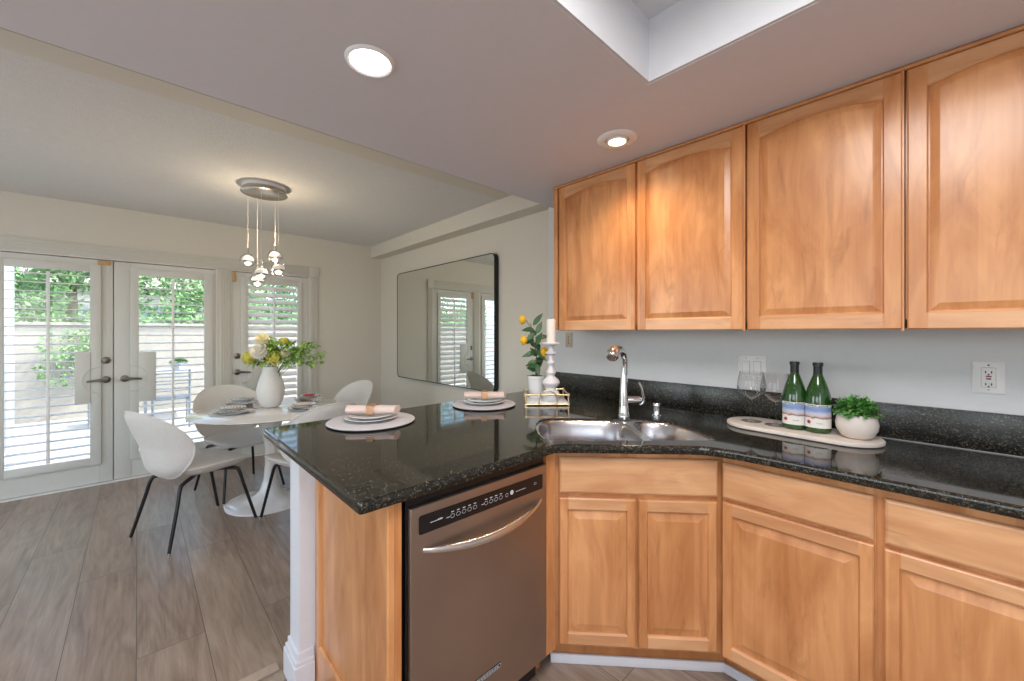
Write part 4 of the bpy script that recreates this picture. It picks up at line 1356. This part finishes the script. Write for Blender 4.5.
def wine_bottle(x, y, label):
    g = thing('wine_bottle', (x, y, ZB), label, 'wine bottle', R(11), 'green wine bottles on the serving board')
    MB().lathe([(0, .004), (.030, 0), (.040, .001), (.0455, .008), (.0465, .02), (.0465, .125), (.044, .150), (.036, .182), (.026, .212), (.0175, .235), (.0150, .246), (.0145, .280), (0, .280)], n=44).build('bottle_body', 'green_glass', g)
    MB().lathe([(.0162, .232), (.0158, .262), (.0160, .274), (.0185, .275), (.0185, .286), (.0170, .289), (0, .289)], n=32).build('foil_cap', 'bottle_foil', g)
    m = MB()
    a0, a1 = -PI / 2 - 1.18, -PI / 2 + 1.18
    o_ = []; i_ = []
    for k in range(25):
        a_ = a0 + (a1 - a0) * k / 24
        o_.append((.0471 * math.cos(a_), .0471 * math.sin(a_))); i_.append((.0466 * math.cos(a_), .0466 * math.sin(a_)))
    L0 = [(p[0], p[1], 0) for p in o_] + [(p[0], p[1], 0) for p in reversed(i_)]
    L1 = [(p[0], p[1], .096) for p in L0]
    m.loops([L0, L1])
    lb = m.build('label', 'bottle_label', g, loc=(0, 0, .022), ang=25)
    # red seal and small lettering on the label
    a_ = -PI / 2 - .72
    q = Matrix.Translation((.0473 * math.cos(a_), .0473 * math.sin(a_), .022)) @ Matrix.Rotation(a_ + PI / 2, 4, 'Z')
    m = MB()
    m.loops([[q @ Vector((.007 * math.cos(t_), y_, .007 * math.sin(t_))) for t_ in [2 * PI * k / 16 for k in range(16)]] for y_ in (.0012, -.0006)])
    m.build('seal', 'button_red', lb)
    m = MB()
    for k in range(13):
        if k == 6: continue
        a_ = -PI / 2 - .80 + k * .125
        q = Matrix.Translation((.0472 * math.cos(a_), .0472 * math.sin(a_), .0)) @ Matrix.Rotation(a_ + PI / 2, 4, 'Z')
        m.box(-.0017, .0017, -.0004, .0003, .088, .0925 if k % 3 else .094, mat=q)
    m.build('label_title', 'slot_dark', lb, smooth=False)
    m = MB()
    for k in range(6):
        a_ = -PI / 2 - .1 + k * .08
        q = Matrix.Translation((.0472 * math.cos(a_), .0472 * math.sin(a_), .0)) @ Matrix.Rotation(a_ + PI / 2, 4, 'Z')
        m.box(-.0010, .0010, -.0004, .0003, .018, .0205, mat=q)
    m.build('label_lettering', 'slot_dark', lb, smooth=False)
wine_bottle(-.412, 2.078, 'green wine bottle with black cap, the left one of the pair')
wine_bottle(-.330, 2.074, 'green wine bottle with black cap, beside the potted herb')
hp = thing('potted_herb', (-.205, 2.060, ZB), 'round pale bowl of bushy small-leaved green plant on the serving board', 'potted plant')
MB().lathe([(0, 0), (.034, 0), (.050, .010), (.064, .036), (.0665, .056), (.062, .084), (.056, .095), (.051, .095), (.056, .082), (0, .075)], n=48).build('bowl', 'stone_bowl', hp)
m = MB()
for k in range(900):
    d = rdir(-.05, 1)
    rr = random.uniform(.35, 1) ** .5
    c = Vector((d.x * .068 * rr, d.y * .068 * rr, .092 + max(0, d.z) * .062 * rr * (1 + .15 * math.sin(9 * math.atan2(d.y, d.x)))))
    leaf(m, c, d + rdir() * .6, random.uniform(.012, .020), .012, up=(0, 0, 1), n=2)
m.build('foliage', 'leaf_bright', hp)
m = MB()
for k in range(40):
    d = rdir(.2, 1)
    m.tube([(d.x * .02, d.y * .02, .075), (d.x * .075, d.y * .075, .09 + d.z * .05)], .0012, 4)
m.build('stems', 'stem_green', hp)

# ------------------------------------------------------------------ patio outside
XO = WX - .15
m = MB().box(-9.6, XO, -6, 6, -.12, -.03)
struct(m.build('floor_patio', 'patio_concrete', smooth=False))
m = MB().box(-9.8, -9.6, -6, 6, -.1, 1.48).box(-9.84, -9.56, -6, 6, 1.48, 1.53)
struct(m.build('wall_garden', 'stucco', smooth=False, bevel=.01))
m = MB().box(-30, -9.8, -16, 16, -.4, -.1)
struct(m.build('floor_ground', 'leaf_hill', smooth=False))
m = MB().box(-6.9, -6.55, -1.30, -.98, -.029, 3.2, .01)
m.box(-6.94, -6.51, -1.34, -.94, -.029, .12, .01)
tag(m.build('porch_post', 'post_white'), 'white stucco porch post outside the left glazed door', 'post')

def shrub(name, c, rx, ry, rz, n, size, mat, label, cat='tree', trunk=True):
    t_ = thing(name, (c[0], c[1], -.1), label, cat)
    m = MB()
    lobes = [(Vector((random.uniform(-.6, .6) * rx, random.uniform(-.6, .6) * ry, c[2] + .1 + random.uniform(-.55, .6) * rz)), random.uniform(.35, .6)) for _ in range(9)]
    for k in range(n):
        o, s = random.choice(lobes)
        d = rdir()
        p = o + Vector((d.x * rx * s, d.y * ry * s, d.z * rz * s)) * random.uniform(.8, 1.05)
        if p.z < .05: continue
        leaf(m, p, d + rdir() * .8, size * random.uniform(.6, 1.4), size * .62, up=rdir(), n=2)
    m.build('foliage', mat, t_)
    if trunk:
        MB().tube([(0, 0, 0), (.05, .03, c[2] * .5), (0, 0, c[2])], [.14, .11, .07], 8).build('trunk', 'stem_brown', t_)
trs = [(-12.5, -3.6, 1.8, 2.6, 'broad green tree beyond the garden wall, behind the porch post'),
       (-12.2, -1.0, 2.6, 1.7, 'green tree beyond the garden wall, seen through the left door'),
       (-13.0, 1.6, 2.3, 1.8, 'green tree beyond the garden wall, seen through the right leaf of the double doors'),
       (-12.3, 4.3, 2.5, 2.4, 'tall green tree beyond the garden wall, seen through the single door')]
for x, y, z, r_, lab in trs:
    shrub('garden_tree', (x, y, z), 1.5, r_, r_ * .75, 5200, .11, 'leaf_outdoor', lab)
shrub('flowering_vine', (-9.42, -.55, .95), .13, .55, .42, 900, .07, 'leaf_outdoor', 'loose green vine spilling over the garden wall', 'vine', False)
m = MB()
for k in range(2600):
    y = random.uniform(-5.8, 5.8)
    leaf(m, (-9.68 + random.uniform(-.14, .14), y, 1.535 + random.uniform(0, .09)), rdir(-.1, 1), random.uniform(.05, .09), .05, up=rdir(), n=2)
hg = m.build('ivy_topping', 'leaf_outdoor')
tag(hg, 'strip of bright green ivy growing along the top of the garden wall', 'ivy', kind='stuff')
# hillside and a distant house
m = MB()
rows = []
for i in range(9):
    x = -17 - i * 2.2
    rows.append([(x, -22 + j * 2.2, -.4 + i * .48 + .35 * math.sin(j * 1.3 + i)) for j in range(21)])
V = [[m.v(p) for p in r_] for r_ in rows]
for i in range(8):
    for j in range(20): m.f([V[i][j], V[i][j + 1], V[i + 1][j + 1], V[i + 1][j]])
struct(m.build('hillside', 'leaf_hill'))
hs = thing('distant_house', (-22, .6, .8), 'pale house with a grey roof on the hillside beyond the garden wall', 'house')
MB().box(-2, 2, -3.4, 3.4, -.5, 2.2).build('walls', 'stucco', hs, smooth=False)
MB().loops([[(-2.4, -3.8, 2.2), (2.4, -3.8, 2.2), (2.4, 3.8, 2.2), (-2.4, 3.8, 2.2)], [(-.2, -2.5, 3.4), (.2, -2.5, 3.4), (.2, 2.5, 3.4), (-.2, 2.5, 3.4)]]).build('roof', 'roof_tile', hs, smooth=False)
for y in (-2, 0, 2): MB().box(1.98, 2.03, y - .5, y + .5, .5, 1.5).build('window', 'patio_metal', hs, smooth=False)

# planter and patio furniture
pl = thing('patio_planter', (-8.6, .50, -.03), 'square grey planter with small green plant on a patio table outside', 'planter')
MB().lathe([(0, .776), (.085, .776), (.11, .90), (.10, .90), (0, .88)], n=4).build('pot', 'planter_gray', pl, smooth=False)
m = MB()
for k in range(160):
    d = rdir(.1, 1)
    leaf(m, (d.x * .08, d.y * .08, .89 + d.z * .05), d, .06, .035, n=2)
m.build('foliage', 'leaf_outdoor', pl)
pt = thing('patio_table', (-8.6, .50, -.03), 'metal patio table outside carrying the planter', 'table')
m = MB().box(-.45, .45, -.45, .45, .745, .775, .005)
m.build('tabletop', 'planter_gray', pt)
for sx in (-1, 1):
    for sy in (-1, 1): MB().box(sx * .41 - .015, sx * .41 + .015, sy * .41 - .015, sy * .41 + .015, 0, .744).build('leg', 'patio_metal', pt, smooth=False)
def patio_chair(x, y, rz, label):
    c = thing('patio_chair', (x, y, -.03), label, 'chair', R(rz), 'metal patio chairs outside')
    MB().box(-.22, .22, -.2, .22, .42, .45, .008).build('seat', 'patio_metal', c)
    m = MB()
    for sx in (-.2, .2): m.tube([(sx, -.21, 0), (sx, -.21, .45), (sx, -.27, .86)], .014, 8)
    for z in (.56, .66, .76, .85): m.tube([(-.2, -.21 - .06 * (z - .45) / .41, z), (.2, -.21 - .06 * (z - .45) / .41, z)], .010, 8)
    m.build('backrest', 'patio_metal', c)
    for sx in (-.2, .2): MB().tube([(sx, .2, 0), (sx, .2, .43)], .013, 8).build('leg', 'patio_metal', c)
patio_chair(-7.75, .36, 90, 'grey metal patio chair on the door side of the patio table')
patio_chair(-8.45, 1.25, 180, 'grey metal patio chair at the right end of the patio table')
patio_chair(-8.55, -.30, 0, 'grey metal patio chair at the left end of the patio table')
